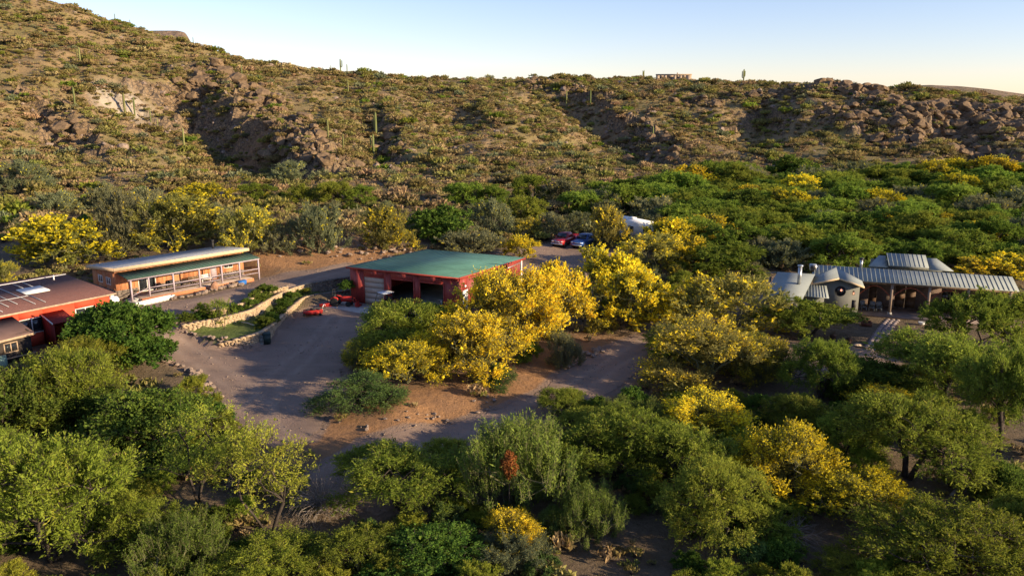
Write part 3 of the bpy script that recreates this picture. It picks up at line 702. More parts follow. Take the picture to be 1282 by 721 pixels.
def slab_on(x0, x1, ya, yb, up, th): return MB().slab([(x0, ya, rz_(ya) + up), (x1, ya, rz_(ya) + up), (x1, yb, rz_(yb) + up), (x0, yb, rz_(yb) + up)], th)
rf = slab_on(XL - .3, .35, .4, 9.0, .12, .12).build('roof', SHINGLE, r)
MB().slab([(XL - .3, 9.0, rz_(9) + .12), (.35, 9.0, rz_(9) + .12), (.35, 13, 3.2), (XL - .3, 13, 3.2)], .12).build('roof', SHINGLE, r)
slab_on(XL - .3, .35, 8.9, 9.05, .15, .03).build('ridge_cap', WHITE, rf)
slab_on(XL - .32, .37, .36, .42, .13, .14).build('drip_edge', plain('tan_trim', (.42, .30, .20), .7), rf)
sk = slab_on(-5.2, -3.2, 4.6, 6.4, .24, .11).build('skylight', WHITE, rf, bevel=.02); slab_on(-5.0, -3.4, 4.8, 6.2, .255, .01).build('pane', plain('frosted_pane', (.55, .58, .62), .3), sk)
PIPE = plain('grey_pipe', (.42, .40, .39), .5, 0, .1)
for x, ya, yb in ((-5.9, 1.6, 8.4), (-5.1, 1.6, 4.5), (-6.9, 2.5, 8.6), (-7.7, 2.2, 8.2), (-3.7, 6.6, 8.6), (-4.5, 6.6, 8.6), (-8.6, 1.2, 7.5), (-9.8, 1.0, 7.5)): slab_on(x, x + .05, ya, yb, .18, .05).build('solar_pipe', PIPE, rf)
slab_on(-7.7, -5.3, 4.0, 4.06, .25, .05).build('solar_pipe', PIPE, rf)
MB().tube((-1.3, 7.8, 3.6), (-1.3, 7.8, 4.15), .06).build('vent_pipe', WHITE, rf)
MB().tube((.05, .75, 0), (.05, .75, 2.95), .05).build('downspout', WHITE, r)
pc = thing('door_canopy', 'small dark red canopy porch jutting from the red house wall', 'porch', (*rl(-5.0, RY0), RD_Z), RD_A)
MARO = plain('dark_red_paint', (.20, .025, .02), .7, 0, .1)
MB().slab([(-.9, -1.9, 2.0), (.9, -1.9, 2.0), (.9, -.01, 2.55), (-.9, -.01, 2.55)], .08).build('canopy_roof', MARO, pc); MB().slab([(-.96, -1.93, 2.03), (-.901, -1.93, 2.03), (-.901, -.01, 2.58), (-.96, -.01, 2.58)], .1).build('edge_trim', WHITE, pc)
for a in (-.85, .77): MB().prism([(-1.8, 0), (-.02, 0), (-.02, 2.45), (-1.8, 1.94)], 'x', a, a + .08).build('side_wall', MARO, pc)
MB().box(.2, .76, -1.78, -1.72, .05, 1.9).build('door', WHITE, pc)
sh = thing('brown_porch_shed', 'dark timber lean-to with brown metal roof at the corner of the red house', 'shed', (*rl(-8.4, .6), RD_Z), RD_A)
MB().slab([(-8, -4.1, 2.1), (.3, -3.3, 2.1), (.3, .2, 2.85), (-8, .2, 2.85)], .08).build('roof', BROWNMETAL, sh)
m = MB(); m.hexa([(-8, -4.16, 1.93), (.33, -3.36, 1.93), (.33, -3.3, 1.93), (-8, -4.1, 1.93), (-8, -4.16, 2.11), (.33, -3.36, 2.11), (.33, -3.3, 2.11), (-8, -4.1, 2.11)]); m.build('fascia', plain('tan_trim', (.42, .30, .20), .7), sh)
DKWOOD = plain('dark_shed_boards', (.045, .035, .03), .85, 0, .25, 4)
m = MB(); wall_x(m, -7.9, .1, -3.0, -2.9, 0, 2.2, [(-1.9, -.9, .85, 1.65)]); m.build('front_wall', DKWOOD, sh)
MB().box(0, .1, -2.9, .1, 0, 2.3).build('end_wall', DKWOOD, sh)
window(sh, -1.9, -.9, -2.98, .85, 1.65, plain('tan_trim', (.42, .30, .20), .7), GLASS, 'x', 2)
for a in (-2.6, -5.2): MB().box(a, a + .14, -3.5, -3.36, 0, 2.02).build('post', plain('red_wood_post', (.25, .09, .05), .8), sh)
MB().box(-7.9, .1, -3.6, -3.5, .55, .62).build('rail', plain('tan_trim', (.42, .30, .20), .7), sh)
ct = thing('rain_barrel', 'pale green barrel standing by the dark timber lean-to', 'barrel', (*rl(-10.7, -2.9), RD_Z), RD_A)
MB().lathe([(.25, 0), (.3, .25), (.3, .6), (.25, .85)], 14).build('barrel_body', plain('pale_green_plastic', (.22, .34, .28), .6), ct, True); MB().lathe([(.27, .852), (.27, .9), (.1, .92)], 14).build('lid', plain('pale_green_plastic', (.22, .34, .28), .6), ct)

# ------------------------------------------------------------------ house with metal roofs
ROOFMETAL = plain('grey_seam_roof', (.25, .27, .25), .6, .0, .10, .6)
BRICK = NT('brown_brick'); _co = BRICK.coord(); _b = BRICK.n('ShaderNodeTexBrick'); _mp = BRICK.n('ShaderNodeMapping'); _mp.inputs['Rotation'].default_value = (math.pi / 2, 0, 0); BRICK.l(_co, _mp.inputs['Vector']); BRICK.l(_mp.outputs[0], _b.inputs['Vector'])
_b.inputs['Scale'].default_value = 4; _b.inputs['Color1'].default_value = (.19, .12, .09, 1); _b.inputs['Color2'].default_value = (.13, .085, .065, 1); _b.inputs['Mortar'].default_value = (.2, .17, .15, 1); BRICK.bsdf(_b.outputs['Color'], .9, 0, BRICK.bump(_b.outputs['Fac'], .3, .02), .1); BRICK = BRICK.m
GREYW = plain('grey_green_stucco', (.17, .168, .148), .85, 0, .12, 1.0, .2)
h = thing('metal_roof_house', 'low house with ribbed grey metal roof, round window and long dark porch', 'house', (*RH_O, RH_Z), RH_A)
def ribbed(parent, q, n, name='roof', mat=ROOFMETAL, th=.07, ribs=True):
    f = MB().slab(q, th).build(name, mat, parent); q = [np.array(p, float) for p in q]
    if ribs:
        m = MB()
        for i in range(n + 1):
            a = i / n; b = min(1, a + .07 / max(np.linalg.norm(q[1] - q[0]), .1)); 
            if a >= 1: continue
            lo0, lo1, hi0, hi1 = q[0] + (q[1] - q[0]) * a, q[0] + (q[1] - q[0]) * b, q[3] + (q[2] - q[3]) * a, q[3] + (q[2] - q[3]) * b
            e = np.array([0, 0, .002]); u_ = np.array([0, 0, .022]); m.hexa([lo0 + e, lo1 + e, hi1 + e, hi0 + e, lo0 + u_, lo1 + u_, hi1 + u_, hi0 + u_])
        tag(m.build('roof_rib', mat, f), kind='stuff')
    return f
ribbed(h, [(-4.2, 2.3, 3.42), (14.2, 2.3, 3.42), (14.2, 5.4, 4.18), (-4.2, 5.4, 4.18)], 44, 'porch_roof')
ribbed(h, [(14.2, 9.6, 3.4), (-4.2, 9.6, 3.4), (-4.2, 5.41, 4.17), (14.2, 5.41, 4.17)], 40)
# gabled bay
bay = MB(); bay.prism([(-4.0, 0), (.0, 0), (.0, 3.28), (-2.0, 3.95), (-4.0, 3.28)], 'y', 0, .22); bw = bay.build('bay_wall', GREYW, h)
MB().box(-.22, 0, .22, 5, 0, 3.3).build('bay_side_wall', GREYW, h); MB().box(-4.0, -3.78, .22, 5, 0, 3.3).build('bay_side_wall', GREYW, h)
bg_ = ribbed(h, [(-2.0, -.5, 4.12), (.35, -.5, 3.42), (.35, 5.2, 3.42), (-2.0, 5.2, 4.12)], 6, 'bay_roof', ribs=False)
bg2 = ribbed(h, [(-4.35, -.5, 3.42), (-2.001, -.5, 4.12), (-2.001, 5.2, 4.12), (-4.35, 5.2, 3.42)], 6, 'bay_roof', ribs=False)
MB().hexa([(-2, -.56, 3.98), (.37, -.56, 3.26), (.37, -.505, 3.26), (-2, -.505, 3.98), (-2, -.56, 4.15), (.37, -.56, 3.45), (.37, -.505, 3.45), (-2, -.505, 4.15)]).build('barge_board', FASCIA, bg_)
MB().hexa([(-4.37, -.56, 3.26), (-2, -.56, 3.98), (-2, -.505, 3.98), (-4.37, -.505, 3.26), (-4.37, -.56, 3.45), (-2, -.56, 4.15), (-2, -.505, 4.15), (-4.37, -.505, 3.45)]).build('barge_board', FASCIA, bg2)
def ring(cx, cz, ro, ri, y0_, y1_, n=28):
    m = MB()
    for i in range(n):
        a, b = 2 * math.pi * i / n, 2 * math.pi * (i + 1) / n
        P = lambda r_, t_, y_: (cx + r_ * math.cos(t_), y_, cz + r_ * math.sin(t_))
        m.hexa([P(ri, a, y0_), P(ro, a, y0_), P(ro, a, y1_), P(ri, a, y1_), P(ri, b, y0_), P(ro, b, y0_), P(ro, b, y1_), P(ri, b, y1_)])
    return m
rw = ring(-1.75, 2.72, .52, .44, -.06, -.002).build('round_window', DARK, h)
MB().tube((-1.75, -.02, 2.72), (-1.75, -.004, 2.72), .44, n=28).build('pane', GLASS, rw)
def emit(name, col, st):
    t = NT(name); e = t.n('ShaderNodeEmission'); e.inputs[0].default_value = (*col, 1); e.inputs[1].default_value = st; t.l(e.outputs[0], t.out.inputs[0]); return t.m
MB().lathe([(.02, 0), (.09, .05), (.09, .17), (.02, .22)], 10, (-1.68, -.10, 2.72)).build('lit_lamp', emit('warm_red_lamp', (1, .35, .22), 1.0), rw, True)
wl = MB().box(-.62, -.45, -.14, -.002, 2.45, 2.85).build('wall_lantern', DARK, h, bevel=.02); MB().box(-.585, -.485, -.15, -.141, 2.5, 2.7).build('lamp_glass', emit('dim_red_lamp', (1, .3, .15), 1.2), wl)
MB().box(-.62, -.22, -.03, -.002, .9, 1.9).build('narrow_window', DARK, h)
# left wing
ribbed(h, [(-9.0, -4.9, 2.62), (-5.4, -4.9, 2.62), (-4.2, 1.2, 4.02), (-7.8, 1.2, 4.02)], 6, 'wing_roof', ribs=False)
ribbed(h, [(-5.35, -2.9, 2.6), (-2.9, -2.9, 2.6), (-3.1, -.55, 3.28), (-5.3, -.55, 3.28)], 9, 'wing_roof')
ribbed(h, [(-4.2, 6.0, 2.9), (-9.0, 6.0, 2.9), (-7.8, 1.21, 4.0), (-4.2, 1.21, 4.0)], 8, 'wing_roof', ribs=False)
MB().box(-8.6, -5.6, -4.4, -4.2, 0, 2.6).build('wing_wall', GREYW, h); MB().box(-8.6, -8.4, -4.2, 5.4, 0, 2.6).build('wing_wall', GREYW, h); MB().box(-5.3, -3.3, -2.4, -2.2, 0, 2.5).build('wing_wall', GREYW, h)
window(h, -7.6, -6.4, -4.41, 1.0, 2.0, WOOD, GLASS, 'x', 2)
ch = MB().tube((-5.7, -1.3, 3.3), (-5.7, -1.3, 5.15), .19, n=14).build('chimney_pipe', STEEL, h, True); MB().tube((-5.7, -1.3, 5.2), (-5.7, -1.3, 5.34), .27, n=14).build('chimney_cap', STEEL, ch)
ch = MB().tube((.4, 5.7, 4.0), (.4, 5.7, 5.0), .15, n=12).build('chimney_pipe', STEEL, h, True); MB().tube((.4, 5.7, 5.0), (.4, 5.7, 5.16), .24, n=12).build('chimney_cap', DARK, ch)
ac = MB().box(-4.7, -4.0, 3.4, 4.1, 4.0, 4.55).build('roof_cooler', STEEL, h, bevel=.04); MB().box(-4.62, -4.08, 3.36, 3.398, 4.08, 4.45).build('grille', DARK, ac)
# raised rear roof
ribbed(h, [(3.1, 6.4, 4.42), (6.9, 6.4, 4.42), (6.9, 9.4, 5.2), (3.1, 9.4, 5.2)], 9, 'raised_roof')
ribbed(h, [(1.2, 6.6, 4.2), (3.05, 6.6, 4.2), (3.05, 9.4, 4.9), (2.4, 9.4, 4.9)], 5, 'raised_roof', ribs=False); ribbed(h, [(6.95, 6.6, 4.2), (9.2, 6.6, 4.2), (8.0, 9.4, 4.9), (6.95, 9.4, 4.9)], 5, 'raised_roof', ribs=False)
MB().box(1.6, 8.6, 9.0, 9.3, 3.2, 4.5).build('rear_wall', GREYW, h)
# porch
MB().box(.0, 14.2, 1.6, 6.0, -.04, .10).build('porch_floor', plain('brown_flagstone', (.24, .18, .15), .9, 0, .25, 1.5, .2), h)
m = MB(); wall_x(m, 0, 14.2, 5.8, 6.0, .1, 3.6, [(3.9, 5.9, .1, 2.6), (1.4, 2.2, .1, 2.3), (8.2, 10.6, .9, 2.2)]); m.build('porch_rear_wall', BRICK, h)
MB().box(14.0, 14.2, 3.2, 5.8, .1, 3.5).build('porch_end_wall', BRICK, h)
DOORW = plain('dark_door_wood', (.10, .055, .03), .7, 0, .3, 4)
for a in (3.92, 4.92):
    d = MB().box(a, a + .96, 5.84, 5.9, .12, 2.58).build('door', DOORW, h)
    for z in (.3, 1.1, 1.9): MB().box(a + .12, a + .84, 5.80, 5.838, z, z + .55).build('door_panel', DOORW, d)
MB().box(1.42, 2.18, 5.86, 5.9, .1, 2.28).build('door', DOORW, h)
window(h, 8.2, 10.6, 5.85, .9, 2.2, WOOD, GLASS, 'x', 3)
PP = [3.2, 6.6, 10.0, 13.6]
for x in PP:
    p = MB().box(x - .12, x + .12, 2.55, 2.79, .1, 3.36).build('post', plain('pale_timber_post', (.27, .20, .15), .8, 0, .2, 3), h); MB().box(x - .2, x + .2, 2.47, 2.87, .1, .3).build('post_base', CONC, p)
MB().box(.02, 14.1, 2.58, 2.74, 3.12, 3.355).build('porch_beam', WOOD, h)
BRACE = plain('rust_red_brace', (.30, .075, .035), .7, 0, .15)
for a, b in zip([0.1] + PP[:-1], PP):
    c_ = (a + b) / 2
    for x0, x1 in ((a + .12, c_), (b - .12, c_)):
        pts_ = [(x0 + (x1 - x0) * t_, 2.66, 1.95 + 1.0 * math.sin(t_ * math.pi / 2)) for t_ in np.linspace(0, 1, 7)]
        m = MB()
        for p_, q_ in zip(pts_[:-1], pts_[1:]): m.tube(p_, q_, .05, n=6)
        m.build('arched_brace', BRACE, h)
# yard of that house
def paver_path():
    t = bpy.data.objects.new('flagstone_path', None); COL.objects.link(t); t['kind'] = 'structure'; t.location = (*RH_O, RH_Z); t.rotation_euler = (0, 0, RH_A)
    g_ = np.random.default_rng(2); mat = plain('pinkish_flagstone', (.27, .215, .20), .9, 0, .2, 2, .2)
    for i in range(19):
        f = i / 18; cx = 3.5 + (.55 - 3.5) * f ** .9 - .15; cy = .9 - 11.6 * f; hw = .44
        for s_ in (0, 1, 2):
            x0 = cx - hw * 1.5 + s_ * hw; a = g_.uniform(.0, .05, 4)
            z = float(hz(*hl(cx, cy))) - RH_Z
            MB().hexa([(x0 + .012, cy - .31 + a[0], z - .05), (x0 + hw - .012, cy - .31 + a[1], z - .05), (x0 + hw - .012, cy + .31, z - .05), (x0 + .012, cy + .31, z - .05), (x0 + .012 + a[2], cy - .31 + a[0], z + .05), (x0 + hw - .012, cy - .31 + a[1], z + .05), (x0 + hw - .012, cy + .31, z + .05), (x0 + .012, cy + .31 - a[3], z + .05)]).build('flagstone', mat, t)
paver_path()
def hp(x, y, dz=0): p = hl(x, y); return (p[0], p[1], float(hz(*p)) + dz)
for i in range(7):
    a = -8.2 + i * 1.75; y_ = -8.6 - .25 * (a + 8.2); p = hp(a, y_)
    if -1.0 < a < .9: continue
    lg = thing('border_log', 'weathered log edging the yard of the metal-roofed house', 'log', p, RH_A - .24, 'logs edging the yard'); MB().tube((0, 0, .1), (1.6, 0, .1), .11, .09, 9).build('log_body', WOOD, lg, True)
t = thing('fire_pit', 'square rusty fire pit box on the bare yard', 'fire pit', hp(.7, -2.1), RH_A)
for a in ((-.45, .45, -.45, -.38), (-.45, .45, .38, .45), (-.45, -.38, -.38, .38), (.38, .45, -.38, .38)): MB().box(*a, 0, .42).build('side', plain('rusty_iron', (.13, .05, .03), .8), t)
MB().box(-.38, .38, -.38, .38, .05, .15).build('ash', DARK, t)
def chair(loc, rz, label, mat, group=None):
    t = thing('porch_chair', label, 'chair', loc, rz, group)
    MB().box(-.26, .26, -.26, .26, .38, .43).build('seat', mat, t); MB().hexa([(-.26, .24, .43), (.26, .24, .43), (.26, .29, .43), (-.26, .29, .43), (-.26, .36, .98), (.26, .36, .98), (.26, .41, .98), (-.26, .41, .98)]).build('backrest', mat, t)
    for a in (-.24, .24):
        for b in (-.24, .24): MB().box(a - .025, a + .025, b - .025, b + .025, 0, .38).build('leg', mat, t)
        MB().box(a - .03, a + .03, -.26, .3, .6, .64).build('armrest', mat, t)
for i, (x, rz) in enumerate(((.8, .3), (1.6, -.2), (2.3, .1))):
    chair((*hl(x, 3.4), RH_Z + .10), RH_A + rz, 'grey armchair on the dark porch beside the bay wall', plain('grey_chair', (.16, .17, .18), .5), 'porch chairs by the bay wall')
t = thing('white_bowl', 'white round bowl on the ground at the porch edge', 'bowl', hp(5.8, -.1), 0)
MB().lathe([(.16, 0), (.27, .12), (.3, .28)], 16).build('bowl_body', WHITE, t, True); MB().lathe([(.305, .24), (.33, .26), (.33, .3), (.28, .3)], 16).build('rim', WHITE, t)
for i, (x, y_) in enumerate(((-2.6, -8.6), (-1.3, -9.4), (2.6, -10.4))):
    t = thing('clay_pot', ['dark clay pot with dry stems on the yard edge under the umbrella mesquite', 'dark clay pot with dry stems beside the stacked boards', 'dark clay pot with dry stems right of the flagstone path'][i], 'pot', hp(x, y_), 0); MB().lathe([(.18, 0), (.28, .25), (.24, .5), (.27, .56)], 12).build('pot_body', plain('dark_clay', (.09, .05, .035), .8), t, True)
    m = MB()
    for k in range(9): a = k * .7; m.tube((0, 0, .45), (.25 * math.cos(a), .25 * math.sin(a), .95 + .1 * (k % 3)), .012, .004, 3)
    tag(m.build('stems', WOOD, t), kind='stuff')
t = thing('stacked_boards', 'short stack of pale boards lying by the flagstone path', 'boards', hp(-.9, -10.2), RH_A + 1.0)
for i in range(3): MB().box(-.8 + .1 * i, .8 + .08 * i, -.3 + .06 * i, .2 + .06 * i, .05 * i, .05 * i + .045).build('board', plain('pale_board', (.38, .29, .20), .8), t)

# ------------------------------------------------------------------ tan house on the hilltop
p = skyline(846); TANW = plain('tan_stucco', (.40, .30, .21), .9, 0, .1, .3)
zt = float(hz(p[0], p[1]))
t = thing('hilltop_house', 'flat-roofed tan house alone on the hilltop skyline', 'house', (p[0] - 8, p[1] + 3, zt - 2.0), rad(-12))
m = MB(); wall_x(m, 0, 15, 0, .3, 0, 4.6, [(1.5, 3.2, 2.2, 3.8), (4.6, 7.4, 2.0, 3.8), (8.6, 9.8, 2.2, 3.8), (11, 12.6, 2.4, 3.7)]); m.build('front_wall', TANW, t)
MB().box(14.7, 15, .3, 8, 0, 4.6).build('end_wall', TANW, t); MB().box(0, .3, .3, 8, 0, 4.6).build('end_wall', TANW, t); MB().box(.3, 14.7, 7.7, 8, 0, 4.6).build('rear_wall', TANW, t)
MB().box(-.15, 15.15, -.15, 8.15, 4.602, 5.0).build('roof', TANW, t); MB().tube((9, 4, 4.9), (9, 4, 5.7), .25).build('chimney', TANW, t)
for a, b, c, e in ((1.5, 3.2, 2.2, 3.8), (4.6, 7.4, 2.0, 3.8), (8.6, 9.8, 2.2, 3.8), (11, 12.6, 2.4, 3.7)): window(t, a, b, .05, c, e, WOOD, GLASS, 'x', 2)
# ------------------------------------------------------------------ vegetation: branch skeletons with leaf clumps
def leaf_mat(name, a, b, trans=.35, c=None, hv=.035):
    t = NT(name); ti = t.attr('tint')
    col = t.mix(t.ramp(ti, .0, .75), a, b)
    if c: col = t.mix(t.ramp(ti, .82, .95), col, c)
    oi = t.n('ShaderNodeObjectInfo')
    h = t.n('ShaderNodeHueSaturation'); t.l(col, h.inputs['Color'])
    mr = t.n('ShaderNodeMapRange'); t.l(oi.outputs['Random'], mr.inputs['Value']); mr.inputs['To Min'].default_value = .5 - hv * .8; mr.inputs['To Max'].default_value = .5 + hv * .6
    m2 = t.n('ShaderNodeMapRange'); w = t.n('ShaderNodeTexWhiteNoise', noise_dimensions='1D'); t.l(oi.outputs['Random'], w.inputs['W']); t.l(w.outputs['Value'], m2.inputs['Value'])
    m2.inputs['To Min'].default_value = .75; m2.inputs['To Max'].default_value = 1.25
    t.l(mr.outputs[0], h.inputs['Hue']); t.l(m2.outputs[0], h.inputs['Value'])
    d = t.n('ShaderNodeBsdfDiffuse'); tr = t.n('ShaderNodeBsdfTranslucent'); mx = t.n('ShaderNodeMixShader'); mx.inputs[0].default_value = trans
    t.l(h.outputs[0], d.inputs['Color']); t.l(h.outputs[0], tr.inputs['Color'])
    t.l(d.outputs[0], mx.inputs[1]); t.l(tr.outputs[0], mx.inputs[2]); t.l(mx.outputs[0], t.out.inputs['Surface']); return t.m
L_MESQ = leaf_mat('mesquite_leaf', (.135, .195, .028), (.26, .32, .046), .48, (.38, .37, .06))
L_DARK = leaf_mat('dark_green_leaf', (.055, .105, .020), (.115, .175, .028), .35, (.20, .24, .035))
L_PALO = leaf_mat('palo_verde_twig', (.19, .20, .05), (.29, .28, .07), .38)
L_GREY = leaf_mat('grey_green_leaf', (.15, .165, .085), (.235, .24, .12), .35)
L_LIME = leaf_mat('lime_green_leaf', (.175, .225, .028), (.31, .345, .045), .48, (.43, .39, .06))
L_BLUE = leaf_mat('blue_green_leaf', (.075, .135, .040), (.14, .205, .055), .35)
L_BROOM = leaf_mat('broom_green_twig', (.13, .185, .035), (.22, .275, .05), .4)
L_BRUSH = leaf_mat('desert_brush_leaf', (.19, .17, .055), (.30, .255, .085), .35, (.36, .28, .12), .04)
L_DRY = leaf_mat('dry_brush_leaf', (.24, .18, .085), (.36, .27, .13), .3, None, .04)
FLOWER = leaf_mat('palo_verde_blossom', (.66, .52, .022), (.86, .70, .04), .42, (.72, .50, .02), .012)
BARK = plain('dark_bark', (.055, .042, .033), .95, 0, .3, 6, .4)
GBARK = plain('green_bark', (.13, .125, .06), .9, 0, .3, 6, .3)
GREYTWIG = plain('dead_grey_twig', (.30, .25, .21), .95, 0, .25, 6)
RUST = leaf_mat('rust_brown_dead_leaf', (.22, .075, .022), (.33, .13, .04), .2)

def tubes(P0, P1, R0, R1, n=4):
    P0, P1 = np.asarray(P0), np.asarray(P1); d = P1 - P0; L = np.linalg.norm(d, axis=1, keepdims=True); d = d / np.maximum(L, 1e-6)
    ref = np.where(np.abs(d[:, 2:3]) > .9, np.array([[1., 0, 0]]), np.array([[0, 0, 1.]]))
    a = np.cross(d, ref); a /= np.maximum(np.linalg.norm(a, axis=1, keepdims=True), 1e-6); b = np.cross(d, a)
    V = []
    for P, R in ((P0, R0), (P1, R1)):
        for i in range(n):
            t = 2 * math.pi * i / n; V.append(P + (a * math.cos(t) + b * math.sin(t)) * np.asarray(R)[:, None])
    V = np.stack(V, 1).reshape(-1, 3); m = len(P0); B = (np.arange(m) * 2 * n)[:, None]
    F_ = np.concatenate([np.stack([B[:, 0] + i, B[:, 0] + (i + 1) % n, B[:, 0] + n + (i + 1) % n, B[:, 0] + n + i], -1) for i in range(n)])
    return V, F_
SPECS = {
 # W width, Hh height, z0 lowest foliage, stems, lobes, targets, twigs, leaves per twig, twig length, up / out / random, droop, leaf length & width, flowers, leaf material, bark
 'PY': dict(W=6, Hh=5, z0=.35, stems=5, lobes=13, N=170, nt=11, k=13, tl=.85, up=.7, out=.8, rnd=.45, droop=.05, ll=.17, lw=.07, fl=.84, lm=L_PALO, bm=GBARK, trunk=.9),
 'PO': dict(W=6, Hh=5, z0=.3, stems=5, lobes=13, N=170, nt=11, k=12, tl=.9, up=.8, out=.8, rnd=.4, droop=.05, ll=.19, lw=.055, fl=.22, lm=L_PALO, bm=GBARK, trunk=.9),
 'PG': dict(W=6, Hh=4.6, z0=.2, stems=5, lobes=12, N=150, nt=12, k=11, tl=.95, up=1.1, out=.8, rnd=.3, droop=.0, ll=.22, lw=.045, fl=.03, lm=L_GREY, bm=GBARK, trunk=.5),
 'MQ': dict(W=6, Hh=4.6, z0=.45, stems=3, lobes=13, N=170, nt=12, k=10, tl=.62, up=.35, out=.8, rnd=.75, droop=.35, ll=.18, lw=.055, fl=0, lm=L_MESQ, bm=BARK, trunk=1.1),
 'MT': dict(W=6, Hh=4.6, z0=1.5, stems=2, lobes=12, N=170, nt=12, k=10, tl=.6, up=.35, out=.8, rnd=.6, droop=.25, ll=.17, lw=.055, fl=0, lm=L_MESQ, bm=BARK, trunk=1.7),
 'MD': dict(W=5, Hh=3.6, z0=.15, stems=5, lobes=12, N=160, nt=12, k=8, tl=.45, up=.5, out=.8, rnd=.6, droop=.1, ll=.15, lw=.085, fl=0, lm=L_DARK, bm=BARK, trunk=.5, dense=1),
 'CT': dict(W=5, Hh=4.2, z0=.35, stems=3, lobes=15, N=230, nt=11, k=8, tl=.36, up=.4, out=.8, rnd=.7, droop=.15, ll=.19, lw=.12, fl=0, lm=L_DARK, bm=BARK, trunk=.7, dense=1),
 'LM': dict(W=6, Hh=5, z0=.3, stems=4, lobes=13, N=170, nt=12, k=9, tl=.7, up=.8, out=.8, rnd=.5, droop=.15, ll=.17, lw=.052, fl=0, lm=L_LIME, bm=BARK, trunk=.9),
 'BL': dict(W=5, Hh=3, z0=.15, stems=5, lobes=8, N=120, nt=12, k=9, tl=.7, up=.3, out=.9, rnd=.5, droop=.7, ll=.15, lw=.05, fl=0, lm=L_BLUE, bm=BARK, trunk=.4),
 'BM': dict(W=5, Hh=4.4, z0=.2, stems=9, lobes=10, N=100, nt=14, k=11, tl=1.3, up=2.6, out=.5, rnd=.25, droop=.0, ll=.19, lw=.045, fl=0, lm=L_BROOM, bm=GBARK, trunk=.3),
 'SP': dict(W=6, Hh=5, z0=1.6, stems=2, lobes=8, N=60, nt=7, k=8, tl=.7, up=.6, out=.8, rnd=.6, droop=.15, ll=.15, lw=.06, fl=0, lm=L_LIME, bm=BARK, trunk=1.6),
}
def grow(spec, seed, dens=1.0, leaf=1.0):
    g = np.random.default_rng(seed); S = spec; R = S['W'] / 2; Hh = S['Hh']; z0 = S['z0']
    nl = S['lobes']; lc = []; lr = []
    for i in range(nl):
        a = 2 * math.pi * (i * .618 + g.random() * .25); r = R * .68 * math.sqrt((i + .4) / nl); lowr = (i % 2 == 1 if z0 < 1 else i % 3 == 2) and r > .35 * R
        rl = R * g.uniform(.30, .46); top = z0 + (Hh - z0) * (1 - .62 * (r / R) ** 2) * (g.uniform(.34, .62) if lowr else g.uniform(.80, 1.02))
        lc.append([r * math.cos(a), r * math.sin(a), max(top - rl, z0 + .3 * rl)]); lr.append(rl)
    lc = np.array(lc); lr = np.array(lr)
    par = [-1]; pos = [np.zeros(3)]
    def add(p, q): pos.append(np.array(q, float)); par.append(p); return len(pos) - 1
    stems = []
    for i in range(S['stems']):
        a = 2 * math.pi * i / S['stems'] + g.random() * 1.2; t = S['trunk'] * g.uniform(.8, 1.2); lean = g.uniform(.15, .5) * (S['stems'] > 1) + .06
        b = add(0, [math.cos(a) * .12, math.sin(a) * .12, .12]); m = add(b, [math.cos(a) * lean * t * .5 + g.normal() * .05, math.sin(a) * lean * t * .5 + g.normal() * .05, t * .55])
        stems.append(add(m, [math.cos(a) * lean * t, math.sin(a) * lean * t, t]))
    tn = []; tl_ = []
    per = int(S['N'] * math.sqrt(dens))
    ends = []
    for i in range(nl):
        st = min(stems, key=lambda k: np.linalg.norm(pos[k][:2] - lc[i][:2])); p0 = pos[st]; d = lc[i] - p0; k = st
        chain = [st]
        for f in (.35, .7, 1.0):
            q = p0 + d * f + g.normal(size=3) * .09 * np.linalg.norm(d) * (f < 1); q[2] += math.sin(f * math.pi) * .1 * np.linalg.norm(d[:2])
            k = add(k, q); chain.append(k)
        nodes = chain[1:]
        for j in range(max(5, int(per * lr[i] ** 2 / (lr ** 2).sum()))):
            v = g.normal(size=3); v /= np.linalg.norm(v); v[2] = abs(v[2]) * 1.0 if g.random() < .78 else v[2] * .6
            p = lc[i] + v * lr[i] * g.uniform(.55, 1.0) ** .6 * np.array([1, 1, .85])
            if p[2] < z0 * .7 or not S.get('dense') and pnoise(p[0] * .9 + seed, p[1] * .9 + p[2] * .7) < -.30: continue
            near = min(nodes, key=lambda n_: np.linalg.norm(pos[n_] - p) + .0)
            mid = (pos[near] + p) / 2 + g.normal(size=3) * .08; mi = add(near, mid); e = add(mi, p); nodes.append(mi); ends.append((e, i))
    par = np.array(par); pos = np.array(pos); n = len(pos)
    area = np.zeros(n); ch = np.zeros(n, int)
    for i in range(1, n): ch[par[i]] += 1
    for i in range(n - 1, 0, -1):
        if ch[i] == 0: area[i] = .011 ** 2
        area[par[i]] += area[i]
    rr = np.clip(np.sqrt(area), .010, .2) * 1.05
    i = np.arange(1, n); V1, F1 = tubes(pos[par[i]], pos[i], np.minimum(rr[par[i]], rr[i] * 1.5), rr[i], 5)
    E_ = np.array([e for e, _ in ends]); LI = np.array([q for _, q in ends]); T = pos[E_]; m = len(T)
    cen = np.array([0, 0, z0 + (Hh - z0) * .3]); outv = (T - cen) / np.array([R, R, Hh - z0]); outer = np.linalg.norm(outv, axis=1)
    ov = .5 * (T - lc[LI]) / lr[LI][:, None] + .5 * outv; ov /= np.maximum(np.linalg.norm(ov, axis=1, keepdims=True), 1e-6)
    nt = max(3, int(S['nt'] * math.sqrt(dens))); k = max(3, int(S['k']))
    D = S['out'] * ov[:, None, :] + np.array([0, 0, S['up']]) + S['rnd'] * g.normal(size=(m, nt, 3)); D /= np.linalg.norm(D, axis=2, keepdims=True)
    LT = S['tl'] * g.uniform(.5, 1.15, size=(m, nt, 1)); root = T[:, None, :] + g.normal(size=(m, nt, 3)) * .10
